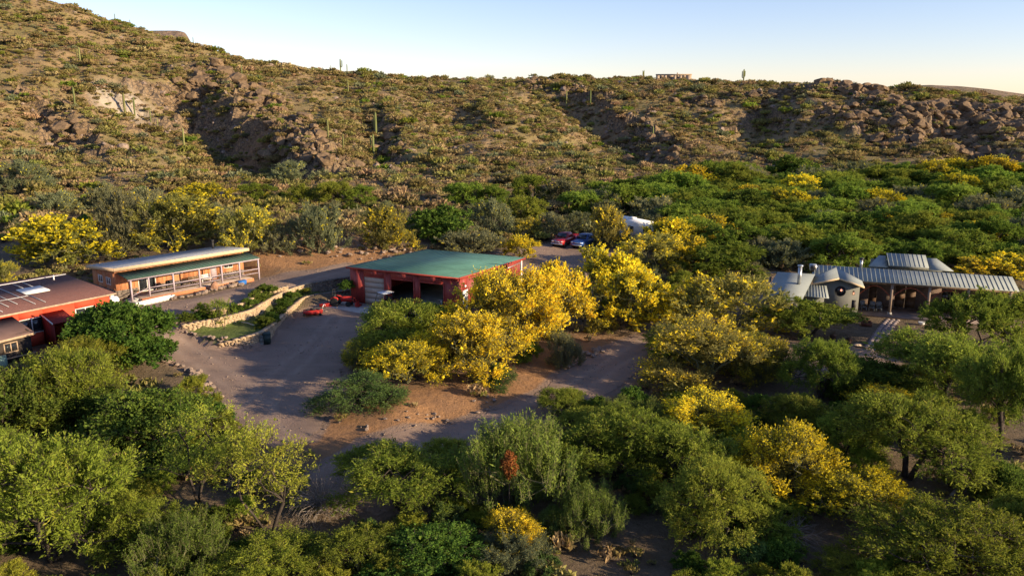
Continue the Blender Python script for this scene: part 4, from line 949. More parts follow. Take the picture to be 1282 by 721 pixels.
    tip = root + D * LT - np.array([0, 0, 1]) * S['droop'] * LT * .8
    sel = g.random((m, nt)) < .45
    V2, F2 = tubes(root[sel], tip[sel], np.full(sel.sum(), .010), np.full(sel.sum(), .004), 3)
    tt = g.uniform(.05, 1.08, size=(m, nt, k, 1))
    C = root[:, :, None, :] + D[:, :, None, :] * LT[:, :, None, :] * tt - np.array([0, 0, 1]) * S['droop'] * LT[:, :, None, :] * tt ** 2 * .8 + g.normal(size=(m, nt, k, 3)) * .045
    A = D[:, :, None, :] * .9 + .55 * g.normal(size=(m, nt, k, 3)); A = A.reshape(-1, 3); A /= np.linalg.norm(A, axis=1, keepdims=True)
    N_ = g.normal(size=A.shape); B_ = np.cross(A, N_); B_ /= np.maximum(np.linalg.norm(B_, axis=1, keepdims=True), 1e-6)
    C = C.reshape(-1, 3); sz = g.lognormal(-.05, .32, size=(len(C), 1)) * leaf
    cl = g.random(m)
    if S['fl']:
        pf = S['fl'] * (.5 + .8 * cl)[:, None, None] * sstep(.15, .75, tt[..., 0] * .6 + (outer[:, None, None] - .45) * .9)
        if S['fl'] < .6: pf = pf * (cl > .45)[:, None, None] * 1.8
        isf = (g.random(pf.shape) < pf).reshape(-1)
    else: isf = np.zeros(len(C), bool)
    ll = np.where(isf, .155, S['ll'])[:, None] * sz; lw = np.where(isf, .095, S['lw'])[:, None] * sz
    LV = np.stack([C - A * ll * .5, C + B_ * lw * .5, C + A * ll * .5, C - B_ * lw * .5], 1).reshape(-1, 3)
    LF = np.arange(len(LV)).reshape(-1, 4)
    tint = np.clip(.55 * np.repeat(cl, nt * k) + .45 * g.random(len(C)), 0, 1)
    return dict(V=np.concatenate([V1, V2]), F=np.concatenate([F1, F2 + len(V1)]), LV=LV, LF=LF, mi=isf.astype(np.int32), tint=tint, spec=S)
LIB = {}
TREE_CT = [0]
def lib(kind, hero, var):
    key = (kind, hero, var)
    if key not in LIB:
        G_ = grow(SPECS[kind], hash_seed(kind) + var * 31 + (500 if hero else 0), 2.8 if hero else 1.1, .71 if hero else 1.17)
        tm = mesh_obj('trunk', G_['V'], G_['F'], SPECS[kind]['bm']); cm = mesh_obj('crown', G_['LV'], G_['LF'], [SPECS[kind]['lm'], FLOWER])
        cm.data.polygons.foreach_set('material_index', G_['mi']); add_attr(cm, 'tint', G_['tint'], 'FACE')
        q = np.percentile(np.abs(G_['LV'][:, :2]), 97); h = np.percentile(G_['LV'][:, 2], 99)
        LIB[key] = [tm.data, cm.data, 2 * q * 1.02, h]
        bpy.data.objects.remove(tm); bpy.data.objects.remove(cm)
    return LIB[key]
def hash_seed(s): return sum(ord(c) * (i + 3) * 7 for i, c in enumerate(s))
NVAR = {'h': {'PY': 2, 'PO': 2, 'MQ': 3, 'MT': 2, 'MD': 2, 'LM': 2, 'BL': 1, 'BM': 1, 'SP': 2, 'PG': 1, 'CT': 1},
        'm': {'PY': 3, 'PO': 2, 'PG': 2, 'MQ': 4, 'MT': 2, 'MD': 2, 'LM': 2, 'BL': 1, 'BM': 1, 'SP': 1}}
rnd = random.Random(5)
PLACED = []
def plant_at(kind, p, w, h, label, group=None, name=None, cat='tree', rz=None, hero=None):
    dist = math.hypot(p[0], p[1])
    hero = dist < 66 if hero is None else hero
    if kind not in NVAR['h' if hero else 'm']: hero = not hero
    TREE_CT[0] += 1
    tm, cm, W, Hh = lib(kind, hero, TREE_CT[0] % NVAR['h' if hero else 'm'][kind])
    names = {'PY': 'palo_verde_tree', 'PO': 'palo_verde_tree', 'PG': 'palo_verde_tree', 'MQ': 'mesquite_tree', 'MT': 'mesquite_tree', 'MD': 'leafy_shrub', 'CT': 'broadleaf_tree', 'LM': 'mesquite_tree', 'BL': 'drooping_shrub', 'BM': 'desert_broom', 'SP': 'mesquite_tree'}
    r = thing(name or names[kind], label, cat, (p[0], p[1], p[2] - .05), rnd.uniform(0, 6.28) if rz is None else rz, group)
    s = w / W; r.scale = (s, s, h / Hh)
    for nm, d in (('trunk', tm), ('crown', cm)):
        o = bpy.data.objects.new(nm, d); COL.objects.link(o); o.parent = r
    PLACED.append((p[0], p[1], w / 2)); return r
def plant(kind, u, v, wpx, hpx, label, group=None, **k):
    q = hit(u, v); dep = math.atan2(CAM_H - q[2], math.hypot(q[0], q[1]))
    low = .05 if kind in ('MT', 'SP') else .34                       # how far the near skirt of the crown hangs below the trunk's foot in view
    p = hit(u, v - low * wpx * math.sin(dep)); s = px_per_m(p); w = wpx / s
    h = max((hpx - (low + .06) * wpx * math.sin(dep)) / s / math.cos(dep), .38 * w)
    return plant_at(kind, p, w, h, label, group, **k)

TREES = [
 # behind the orange house
 ('PY',80,345,118,72,'full yellow-blooming palo verde left of the orange house, above the dark shingle roof',None),
 ('PG',155,326,66,84,'olive palo verde squeezed between two yellow-blooming ones behind the orange house',None),
 ('PO',222,318,118,72,'broad yellow-green palo verde rising behind the silver roof of the orange house',None),
 ('PG',182,296,80,58,'tall grey-green palo verde behind the yellow ones at the orange house',None),
 ('PO',314,320,68,60,'olive palo verde with yellow tips behind the right end of the orange house',None),
 ('PG',352,318,44,34,'low grey shrub at the bare bank beside the orange house','shrubs on the bare bank'),
 ('PG',400,322,66,64,'grey-green palo verde on the bank above the lane',None),
 ('PY',254,262,72,32,'low yellow-flowering clump at the foot of the bare hillside',None),
 ('MQ',320,254,48,24,'small bright green mesquite at the foot of the slope, beside the yellow clump',None),
 ('MQ',378,257,38,26,'bright green mesquite bush on the bench above the lane','mesquites on the hill bench'),
 ('MQ',420,258,50,30,'bright green mesquite bush on the bench above the lane','mesquites on the hill bench'),
 ('MQ',450,258,40,26,'bright green mesquite bush on the bench above the lane','mesquites on the hill bench'),
 ('PG',72,270,52,30,'green-grey bush on the slope above the yellow palo verde','grey bushes on the left slope'),
 ('PG',30,242,66,40,'pale lime palo verde low on the left hillside',None),
 ('PG',130,264,38,30,'green-grey bush on the slope above the yellow palo verde','grey bushes on the left slope'),
 ('PG',366,230,52,28,'pale grey palo verde on the open slope',None),
 ('PO',4,364,40,36,'yellow-green palo verde behind the red house roof',None),
 ('PG',275,300,50,44,'grey-green palo verde filling the row behind the orange house',None),
 # behind the garage
 ('PO',485,317,66,56,'olive palo verde flecked with yellow on the bank behind the red garage',None),
 ('MD',555,304,78,45,'dense dark green shrub mass behind the garage',None),
 ('PG',592,326,80,38,'grey feathery palo verde right behind the green garage roof',None),
 ('PG',617,295,52,44,'tall pale grey palo verde behind the garage shrubs',None),
 ('PY',652,327,42,32,'small round yellow palo verde by the back corner of the garage',None),
 ('PO',660,299,34,26,'pale yellow-tipped palo verde left of the parked red pickup',None),
 ('MQ',655,281,50,34,'bright green mesquite behind the parking lot','mesquites behind the parking lot'),
 ('PG',690,299,40,32,'grey bush directly behind the red pickup',None),
 ('MQ',585,259,52,30,'bright green mesquite at the toe of the hill','mesquites at the toe of the hill'),
 ('MQ',617,262,44,30,'bright green mesquite at the toe of the hill','mesquites at the toe of the hill'),
 ('MQ',664,256,44,36,'bright green mesquite at the toe of the hill','mesquites at the toe of the hill'),
 ('PG',705,262,56,36,'grey-green palo verde among the mesquites behind the lot',None),
 ('MQ',728,272,52,32,'bright green mesquite behind the parking lot','mesquites behind the parking lot'),
 ('PG',722,296,52,30,'grey scrub palo verde behind the blue pickup',None),
 ('PO',762,314,52,54,'palo verde with yellow top standing between blue pickup and white trailer',None),
 ('PY',838,320,70,44,'yellow palo verde right of the white trailer','yellow palo verdes beyond the trailer'),
 ('PY',858,340,56,44,'yellow palo verde in front of the grove, right of the olive one',None),
 ('PO',812,348,86,54,'broad olive palo verde below the white trailer',None),
 # between garage and road
 ('PY',790,420,96,80,'large yellow palo verde at the road bend',None),
 ('PY',760,392,92,80,'tall domed yellow palo verde below the parking lot',None),
 ('PY',700,425,84,92,'yellow palo verde between the garage and the dirt road',None),
 ('PY',635,452,122,112,'largest yellow palo verde beside the garage side door',None),
 ('PY',590,485,104,92,'yellow palo verde on the orange road bank',None),
 ('MQ',498,458,116,78,'dark leafy mesquite in front of the open garage bays',None),
 ('LM',545,442,74,58,'green mesquite between the garage bays and the yellow palo verdes',None),
 ('PY',510,492,96,66,'bright yellow bush low beside the gravel driveway',None),
 ('PO',455,470,50,44,'small yellow-tipped bush at the edge of the gravel driveway',None),
 ('BL',450,526,106,56,'rounded blue-green drooping bush at the driveway edge',None),
 ('BL',628,490,46,34,'small fresh green bush under the yellow palo verdes',None),
 ('PG',706,464,44,46,'slender young grey-green tree beside the pile of road rocks',None),
 ('PO',905,432,142,84,'broad golden-olive palo verde left of the house with the metal roof',None),
 ('MQ',905,356,116,52,'spreading green mesquite beyond the golden palo verde',None),
 ('PY',866,395,50,44,'small yellow palo verde above the road bend',None),
 # around the metal-roofed house
 ('MT',1010,425,104,50,'umbrella-shaped mesquite in front of the round-window wall',None),
 ('PO',885,500,150,96,'wide olive palo verde with scattered yellow below the road bend',None),
 ('MQ',845,455,70,48,'green mesquite bush at the lower edge of the road bend',None),
 ('PO',950,490,76,66,'yellow-flecked palo verde beside the young mesquite with two dark trunks',None),
 ('MT',1026,504,90,76,'young mesquite with two dark trunks by the gravel forecourt',None),
 ('MT',1212,450,104,80,'feathery mesquite in front of the porch posts',None),
 ('LM',1262,440,90,76,'lime mesquite at the right end of the porch roof',None),
 ('MT',1178,508,160,90,'wide mesquite crown over the forecourt',None),
 ('MT',1252,570,120,132,'tall thin-trunked mesquite on open ground below the porch',None),
 ('MT',1135,604,160,104,'spreading lime mesquite with a single dark trunk',None),
 ('PY',1105,540,86,56,'dull yellow palo verde behind the spreading lime mesquite',None),
 ('MD',1100,520,130,40,'low dark shrub along the lower side of the forecourt',None),
 ('LM',1060,590,90,70,'green mesquite crowded against the sprawling golden palo verde',None),
 ('MQ',1000,560,90,66,'green mesquite above the sprawling golden palo verde',None),
 # foreground right
 ('PY',880,566,104,72,'bright yellow palo verde bush in the green thicket',None),
 ('PY',985,640,110,104,'sprawling golden palo verde, taller half above the dark hollow',None),
 ('PY',1065,668,120,76,'sprawling golden palo verde, lower half reaching over the dark hollow',None),
 ('MQ',770,620,150,100,'dense green mesquite beside the tall desert broom',None),
 ('MQ',850,630,130,96,'green mesquite below the bright yellow bush',None),
 ('MQ',895,700,130,120,'drooping mesquite hanging over the dark hollow',None),
 ('MQ',705,532,68,44,'small green bush alone at the lower edge of the dirt road',None),
 ('BM',775,556,70,54,'upright green broom bush beside the dirt road',None),
 ('BM',815,560,60,56,'upright green broom bush beside the dirt road, nearer the yellow bush',None),
 ('MQ',745,575,90,60,'green mesquite under the road-side broom bushes',None),
 ('LM',1190,770,210,120,'lime green mesquite filling the lower right corner',None),
 ('MQ',1290,720,110,100,'mesquite in shade beside the lime green corner one',None),
 ('LM',1070,745,90,40,'top of a lime mesquite at the lower picture edge',None),
 ('MD',1258,640,80,60,'dark shrub under the tall thin-trunked mesquite',None),
 # foreground centre and left
 ('BM',645,655,150,124,'tall spiky desert broom with a rust-brown dead clump in it',None),
 ('BM',735,690,80,80,'shaded desert broom at the edge of the dark hollow',None),
 ('PY',640,700,72,58,'small bright yellow palo verde in front of the desert broom',None),
 ('PG',640,735,100,60,'grey-green bush below the small bright yellow palo verde',None),
 ('MQ',500,665,160,100,'open mesquite with arching branches beside the desert broom',None),
 ('MQ',440,735,120,70,'low green mesquite beneath the dead grey brush',None),
 ('MD',540,745,140,70,'dark green brush at the foot of the open mesquite',None),
 ('LM',560,600,70,50,'small lime bush at the road edge left of the desert broom',None),
 ('SP',338,672,150,130,'sparse mesquite with a bent dark trunk at the end of the driveway',None),
 ('SP',250,640,170,120,'thin yellow-green mesquite below the driveway stone edging',None),
 ('LM',66,735,190,180,'big lime mesquite in the lower left corner',None),
 ('LM',10,650,110,110,'lime mesquite beside the big lower-left one',None),
 ('MD',180,600,170,104,'dense dark shrub below the bare tan patch',None),
 ('MD',110,560,110,80,'dense dark shrub left of the bare tan patch',None),
 ('MD',235,535,70,40,'low dark shrub along the driveway stone edging',None),
 ('LM',92,560,124,120,'bright leafy lime tree covering the porch of the red house',None),
 ('MD',20,580,130,110,'dark green tree below the bright leafy lime tree',None),
 ('CT',157,470,108,88,'round dark green broadleaf tree between red house and driveway',None),
 ('LM',112,492,78,70,'yellow-green bush against the round dark broadleaf tree',None),
 ('BM',225,745,120,90,'upright lime broom bush at the lower edge',None),
 ('LM',330,750,130,70,'lime mesquite below the bent dark trunk',None),
 ('LM',170,715,100,90,'lime mesquite between two larger ones at lower left',None),
]
for T_ in TREES:
    cat = 'bush' if any(w in T_[5].split() for w in ('bush', 'shrub', 'broom', 'clump', 'brush')) else 'tree'
    plant(*T_[:6], T_[6], cat=cat)
# the mesquite grove on the valley floor behind the metal-roofed house
GROVE = outline([(700,262),(770,245),(850,236),(1000,228),(1150,224),(1282,222)]); GROVE += [(GROVE[-1][0] + 25, GROVE[-1][1] - 5)] + outline([(1360,330),(1282,345),(1180,336),(1000,345),(940,335),(880,318),(800,290)])
gq = np.random.default_rng(3); gx0, gy0 = np.min(GROVE, 0); gx1, gy1 = np.max(GROVE, 0); got = []
HOUSE = [hl(-13, -9), hl(18, -7), hl(18, 12), hl(-13, 12)]
for _ in range(14000):
    if len(got) >= 250: break
    x, y = gq.uniform(gx0, gx1), gq.uniform(gy0, gy1); r = gq.uniform(2.4, 4.6)
    A1 = (np.array([x]), np.array([y]))
    if not in_poly(*A1, GROVE)[0] or sdf_poly(*A1, HOUSE)[0] > -r * .75: continue
    if sdf_poly(*A1, LOT)[0] > -2 or any(math.hypot(x - a, y - b) < (r + c) * .52 for a, b, c in got): continue
    if any(math.hypot(x - a, y - b) < (r + c) * .5 for a, b, c in PLACED): continue
    got.append((x, y, r))
for i, (x, y, r) in enumerate(got):
    q = gq.random(); kind = 'MQ' if q < .70 else 'MD' if q < .80 else 'PG' if q < .93 else 'PY'
    size = 'small' if r < 3.0 else 'broad' if r > 3.9 else 'middling'
    dry = float(sdf_poly(np.array([x]), np.array([y]), HOUSE)[0])
    zone = 'close behind the metal-roofed house' if dry > -14 else 'at the foot of the rocky mesa' if y > 150 and x > 45 else 'at the foot of the brushy hill' if y > 140 else 'beyond the white trailer' if x < 35 else 'in the middle of the valley grove'
    kn = {'MQ': 'rounded green mesquite', 'MD': 'dark green leafy shrub', 'PG': 'pale grey-green palo verde', 'PY': 'yellow-blooming palo verde'}[kind]
    plant_at(kind, (x, y, float(hz(x, y))), 2 * r * 1.1, r * gq.uniform(.95, 1.4), '%s %s %s' % (size, kn, zone), '%s %ss %s' % (size, kn, zone), cat='bush' if kind == 'MD' else 'tree')
for u, v, w, h in ((1108,296,60,30),(1085,300,40,26),(1262,305,36,26),(1262,352,76,34),(1225,350,60,26)):
    plant('PY', u, v, w, h, 'yellow-blooming palo verde in the dense valley grove', 'trees of the valley grove: yellow palo verde')


# low understorey bushes filling the thickets
def fill(pix, n, kinds, wmin, wmax, label, group, seed, avoid=()):
    P_ = outline(pix); g_ = np.random.default_rng(seed); x0, y0 = np.min(P_, 0); x1, y1 = np.max(P_, 0); mine = []
    for _ in range(n * 30):
        if len(mine) >= n: break
        x, y = g_.uniform(x0, x1), g_.uniform(y0, y1); A_ = (np.array([x]), np.array([y])); w = g_.uniform(wmin, wmax)
        if not in_poly(*A_, P_)[0] or max(sdf_poly(*A_, Q)[0] for _, Q in GRAVEL) > -w * .42: continue
        if any(math.hypot(x - a, y - b) < (w / 2 + c) * .6 for a, b, c in mine) or any(math.hypot(x - a, y - b) < c * .55 for a, b, c in PLACED[:NT0]): continue
        if any(math.hypot(x - a[0], y - a[1]) < a[2] for a in avoid): continue
        if max(sdf_poly(*A_, Q)[0] for Q in PLOTS) > -w * .5: continue
        mine.append((x, y, w / 2)); k = kinds[int(g_.integers(0, len(kinds)))]
        plant_at(k, (x, y, float(hz(x, y))), w, w * g_.uniform(.55, .85), *[t_.replace('@', {'LM': 'lime green', 'MD': 'dark leafy', 'MQ': 'feathery green', 'BL': 'drooping blue-green', 'PG': 'grey-green', 'PO': 'olive yellow-flecked', 'PY': 'yellow-blooming'}[k]) for t_ in (label, group)], name='understorey_bush', cat='bush', hero=False)
NT0 = len(PLACED)
PLOTS = [[ol(-2, -4), ol(15.5, -4), ol(15.5, 6.5), ol(-2, 6.5)], [gl(-1.5, -5), gl(13.5, -5), gl(13.5, 16.5), gl(-1.5, 16.5)], [rl(-24, -4), rl(1, -4), rl(1, 9), rl(-24, 9)], HOUSE, LAWN, BED]
hol = [(*hit(790, 690)[:2], 3.0), (*hit(760, 735)[:2], 3.0), (*hit(1150, 640)[:2], 3.2), (*hit(1225, 590)[:2], 3), (*hit(170, 490)[:2], 2.6), (*hit(1100, 690)[:2], 2.4), (*hit(350, 665)[:2], 2.2), (*hit(405, 650)[:2], 3.0), (*hit(400, 700)[:2], 2.0), (*hit(640, 690)[:2], 2.0)]
fill([(-40,500),(120,490),(250,500),(330,575),(430,650),(430,790),(-60,790)], 100, ['LM', 'MD', 'MQ', 'LM', 'LM'], 1.1, 2.6, 'low @ bush in the thicket below the driveway stone edging', '@ bushes of the driveway thicket', 41, hol)
fill([(430,650),(570,605),(705,540),(830,500),(980,520),(1000,790),(430,790)], 105, ['MQ', 'MD', 'MQ', 'BL', 'LM', 'LM'], 1.1, 2.5, 'low @ bush in the thicket below the dirt road', '@ bushes of the road thicket', 42, hol)
fill([(960,470),(1120,480),(1320,440),(1330,790),(1000,790)], 44, ['MQ', 'MD', 'LM'], 1.2, 2.6, 'low @ bush on the shaded ground below the forecourt', '@ bushes below the forecourt', 43, hol)
fill([(445,470),(560,395),(690,395),(800,350),(830,395),(700,440),(600,480),(470,500)], 22, ['PO', 'MQ', 'PY', 'PG'], 1.4, 2.8, 'low @ bush filling the strip between garage and dirt road', '@ bushes of the garage strip', 44)
fill([(800,330),(870,318),(960,335),(950,365),(860,385),(820,392),(790,370)], 14, ['PO', 'MQ', 'PG', 'MQ'], 2.0, 3.4, 'rounded @ bush between the white trailer and the road bend', '@ bushes at the road bend', 45)
fill([(860,420),(960,400),(960,440),(980,500),(850,500),(830,450)], 12, ['PO', 'MQ', 'PO'], 1.8, 3.0, 'rounded @ bush below the golden-olive palo verde', '@ bushes below the golden palo verde', 46)
fill([(0,320),(120,300),(300,300),(440,300),(640,296),(690,268),(560,244),(300,240),(0,245)], 40, ['PG', 'PG', 'MD', 'PO', 'PG'], 1.4, 3.0, 'low @ bush on the bench at the foot of the hills', '@ bushes on the bench at the hill foot', 47)

# brush on the hillsides: small domes of twigs
def brush_mesh(name, seed, mat, n=170, flat=.7, spiky=0, ls=.30):
    g = np.random.default_rng(seed); k = 7; a = g.uniform(0, 6.28, k); r = np.sqrt(g.random(k)) * .6
    c = np.stack([r * np.cos(a), r * np.sin(a), .25 + .25 * g.random(k) * (1 - r)], -1)
    d = g.normal(size=(n, 3)); d[:, 2] = np.abs(d[:, 2]) + spiky; d /= np.linalg.norm(d, axis=1, keepdims=True)
    rr = g.uniform(.45, 1, n)[:, None]; P = c[g.integers(0, k, n)] + d * rr * np.array([.5, .5, .55 * flat]); P[:, 2] = np.maximum(P[:, 2], .03)
    A = d * .8 + g.normal(size=(n, 3)) * .4; A /= np.linalg.norm(A, axis=1, keepdims=True); B = np.cross(A, g.normal(size=(n, 3))); B /= np.linalg.norm(B, axis=1, keepdims=True)
    s = g.uniform(.6, 1.3, n)[:, None]; l = ls * s; w = ls * .42 * s
    V = np.stack([P - A * l * .5, P + B * w * .5, P + A * l * .5, P - B * w * .5], 1).reshape(-1, 3)
    st = 10; e = c[g.integers(0, k, st)] ; V1, F1 = tubes(np.zeros((st, 3)) + g.normal(size=(st, 3)) * .03 * np.array([1, 1, 0]), e + g.normal(size=(st, 3)) * .12, np.full(st, .035), np.full(st, .012), 3)
    me = mesh_obj(name, np.concatenate([V, V1]), np.concatenate([np.arange(len(V)).reshape(-1, 4), F1 + len(V)]), [mat, BARK])
    me.data.polygons.foreach_set('material_index', np.concatenate([np.zeros(n), np.ones(len(F1))]).astype(np.int32))
    add_attr(me, 'tint', np.concatenate([g.random(n), np.zeros(len(F1))]), 'FACE')
    d_ = me.data; bpy.data.objects.remove(me); return d_
def rock_mesh(name, seed, mat, cuts=6):
    g = np.random.default_rng(seed); bm = bmesh.new(); bmesh.ops.create_icosphere(bm, subdivisions=3 if cuts > 8 else 2, radius=.5)
    f = g.normal(size=(cuts, 3)); f /= np.linalg.norm(f, axis=1, keepdims=True); cut = g.uniform(.24 if cuts > 8 else .26, .44, cuts)
    for v in bm.verts:
        p = np.array(v.co)
        for n_, c_ in zip(f, cut):
            q = p @ n_
            if q > c_: p = p - n_ * (q - c_)
        v.co = Vector(p * np.array([1.1, .9, .75]) + g.normal(size=3) * .012)
    me = bpy.data.meshes.new(name); bm.to_mesh(me); bm.free(); me.materials.append(mat); return me
BRUSH = [brush_mesh('brush', 1, L_BRUSH), brush_mesh('brush', 2, L_BRUSH, 200), brush_mesh('brush', 3, L_PALO, 190, .9, .4), brush_mesh('brush', 4, L_DRY, 150, .6), brush_mesh('brush', 5, L_GREY, 180, .8, .3), brush_mesh('brush', 6, L_MESQ, 210, .8), brush_mesh('brush', 7, L_BRUSH, 190, .9, .5), brush_mesh('brush', 8, L_DARK, 160, .7)]
ROCKS = [rock_mesh('rock', 20 + i, ROCK) for i in range(4)]
GRASS = [brush_mesh('grass_tuft', 30, L_DRY, 60, 1, 1.2, .5), brush_mesh('grass_tuft', 31, L_BRUSH, 60, 1, 1.2, .5), brush_mesh('grass_tuft', 32, L_PALO, 60, .8, .8, .45)]
LIBCOL = bpy.data.collections.new('plant_library')
def lib_objs(meshes, pre):
    c = bpy.data.collections.new(pre); 
    for i, m in enumerate(meshes):
        o = bpy.data.objects.new('%s_%02d' % (pre, i), m); c.objects.link(o)
    return c
def scatter(name, P, S, K, coll, label, cat):
    P = np.asarray(P); n = len(P)
    me = bpy.data.meshes.new(name); me.vertices.add(n); me.vertices.foreach_set('co', P.astype(np.float32).ravel())
    o = bpy.data.objects.new(name, me); COL.objects.link(o); tag(o, label, cat, None, 'stuff')
    g = np.random.default_rng(n)
    for nm, tp, arr in (('size', 'FLOAT', S), ('turn', 'FLOAT', g.uniform(0, 6.28, n)), ('pick', 'INT', K)):
        a = me.attributes.new(nm, tp, 'POINT'); a.data.foreach_set('value', np.asarray(arr, np.float32 if tp == 'FLOAT' else np.int32))
    t = bpy.data.node_groups.new(name, 'GeometryNodeTree'); t.interface.new_socket('Geometry', in_out='INPUT', socket_type='NodeSocketGeometry'); t.interface.new_socket('Geometry', in_out='OUTPUT', socket_type='NodeSocketGeometry')
    N = t.nodes; L = t.links; gi = N.new('NodeGroupInput'); go = N.new('NodeGroupOutput'); ip = N.new('GeometryNodeInstanceOnPoints'); ci = N.new('GeometryNodeCollectionInfo')
    ci.inputs['Collection'].default_value = coll; ci.inputs['Separate Children'].default_value = True; ci.inputs['Reset Children'].default_value = True
    def na(nm, tp):
        q = N.new('GeometryNodeInputNamedAttribute'); q.data_type = tp; q.inputs['Name'].default_value = nm; return q.outputs['Attribute']
    cx = N.new('ShaderNodeCombineXYZ'); L.new(na('turn', 'FLOAT'), cx.inputs['Z'])
    L.new(gi.outputs[0], ip.inputs['Points']); L.new(ci.outputs[0], ip.inputs['Instance']); ip.inputs['Pick Instance'].default_value = True
    L.new(na('pick', 'INT'), ip.inputs['Instance Index']); L.new(cx.outputs[0], ip.inputs['Rotation']); L.new(na('size', 'FLOAT'), ip.inputs['Scale']); L.new(ip.outputs[0], go.inputs[0])
    md = o.modifiers.new('scatter', 'NODES'); md.node_group = t; return o
def frustum_pts(n, seed, y0, y1, dens):
    g = np.random.default_rng(seed); y = np.sqrt(g.uniform(y0 ** 2, y1 ** 2, n)); x = g.uniform(-.78, .78, n) * y
    keep = g.random(n) < dens(x, y); return x[keep], y[keep], g
def hdens(x, y):
    h = sample_grid(hillm, x, y); n = fbm(x / 13 + 7, y / 13, 3); s = sample_grid(slope, x, y)
    return sstep(.05, .5, h + .35) * np.clip(.42 + .85 * n, .06, 1) * np.where(s > 1.0, .75, 1) * (sample_grid(gravel_a, x, y) < .05)
bx_, by_, g_ = frustum_pts(56000, 8, 98, 350, hdens)
ok_ = np.ones(len(bx_), bool)
for a, b, c in PLACED: ok_ &= np.hypot(bx_ - a, by_ - b) > c * .7
for P_ in ([ol(-3, -6), ol(16, -6), ol(16, 8), ol(-3, 8)], [gl(-2, -2), gl(15, -2), gl(15, 18), gl(-2, 18)], LOT): ok_ &= sdf_poly(bx_, by_, P_) < -1
ok_ &= ~in_poly(bx_, by_, GROVE)
bx_, by_ = bx_[ok_], by_[ok_]
bs_ = g_.lognormal(.0, .48, len(bx_)).clip(.35, 3.2)
clus = pnoise(bx_ / 30 + 3, by_ / 30)
bk_ = np.where(g_.random(len(bx_)) < .22 + .3 * clus, g_.choice([2, 4, 2, 2, 4, 5], len(bx_)), g_.choice([0, 1, 3, 6, 0, 1, 6, 3, 3], len(bx_)))
# real rock outcrops carry less
order = np.argsort(-bs_ / by_)
big, rest = order[:300], order[300:]
for i in big:
    o = bpy.data.objects.new('desert_shrub', BRUSH[bk_[i]]); COL.objects.link(o); o.location = (bx_[i], by_[i], float(hz(bx_[i], by_[i])) - .06)
    o.rotation_euler = (0, 0, g_.uniform(0, 6.28)); s = bs_[i]; o.scale = (s, s, s * g_.uniform(.8, 1.1))
    hue = {0: 'olive', 1: 'olive', 2: 'yellow-green', 3: 'tan dry', 4: 'grey-green', 5: 'fresh green', 6: 'upright olive', 7: 'dark green'}[int(bk_[i])]
    zn = 'on the slope above the red house' if bx_[i] < -45 else 'on the slope above the orange house' if bx_[i] < -20 else 'on the slope behind the garage' if bx_[i] < 15 else 'at the foot of the hill beyond the parked pickups' if bx_[i] < 50 else 'on the rocky mesa slope'
    tag(o, '%s desert shrub %s' % (hue, zn), 'shrub', '%s desert shrubs %s' % (hue, zn))
bc = lib_objs(BRUSH, 'brush_kind')
scatter('hillside_brush', np.stack([bx_[rest], by_[rest], hz(bx_[rest], by_[rest]) - .06], -1), bs_[rest], bk_[rest], bc, 'olive and tan brush covering the dry hillsides', 'brush')
# golden dry grass between the brush
qx, qy, g_ = frustum_pts(46000, 58, 98, 350, lambda x, y: sstep(.05, .5, sample_grid(hillm, x, y) + .35) * np.clip(.55 + .5 * fbm(x / 9 + 31, y / 9, 3), .1, 1) * (sample_grid(gravel_a, x, y) < .05) * (1 - .7 * sample_grid(rock, x, y)))
ok_ = ~in_poly(qx, qy, GROVE)
for P_ in PLOTS: ok_ &= sdf_poly(qx, qy, P_) < -1
qx, qy = qx[ok_], qy[ok_]
scatter('hillside_grass', np.stack([qx, qy, hz(qx, qy) - .03], -1), g_.lognormal(-.45, .35, len(qx)).clip(.3, 1.3), g_.integers(0, 3, len(qx)), lib_objs([brush_mesh('grass_tuft', 70 + i, m_, 46, 1, 1.0, .42) for i, m_ in enumerate((L_DRY, L_DRY, L_BRUSH))], 'hill_grass_kind'), 'golden dry grass tufts covering the hill slopes', 'grass')
# rocks on the hills
rx, ry, g_ = frustum_pts(16000, 18, 105, 350, lambda x, y: np.clip(sample_grid(rock, x, y) * .8 + .12, 0, 1) * sample_grid(hillm, x, y))
scatter('hillside_rocks', np.stack([rx, ry, hz(rx, ry)], -1), g_.lognormal(-.35, .55, len(rx)).clip(.25, 2.8), g_.integers(0, 4, len(rx)), lib_objs(ROCKS, 'rock_kind'), 'brown broken rock strewn over the hill slopes', 'rocks')
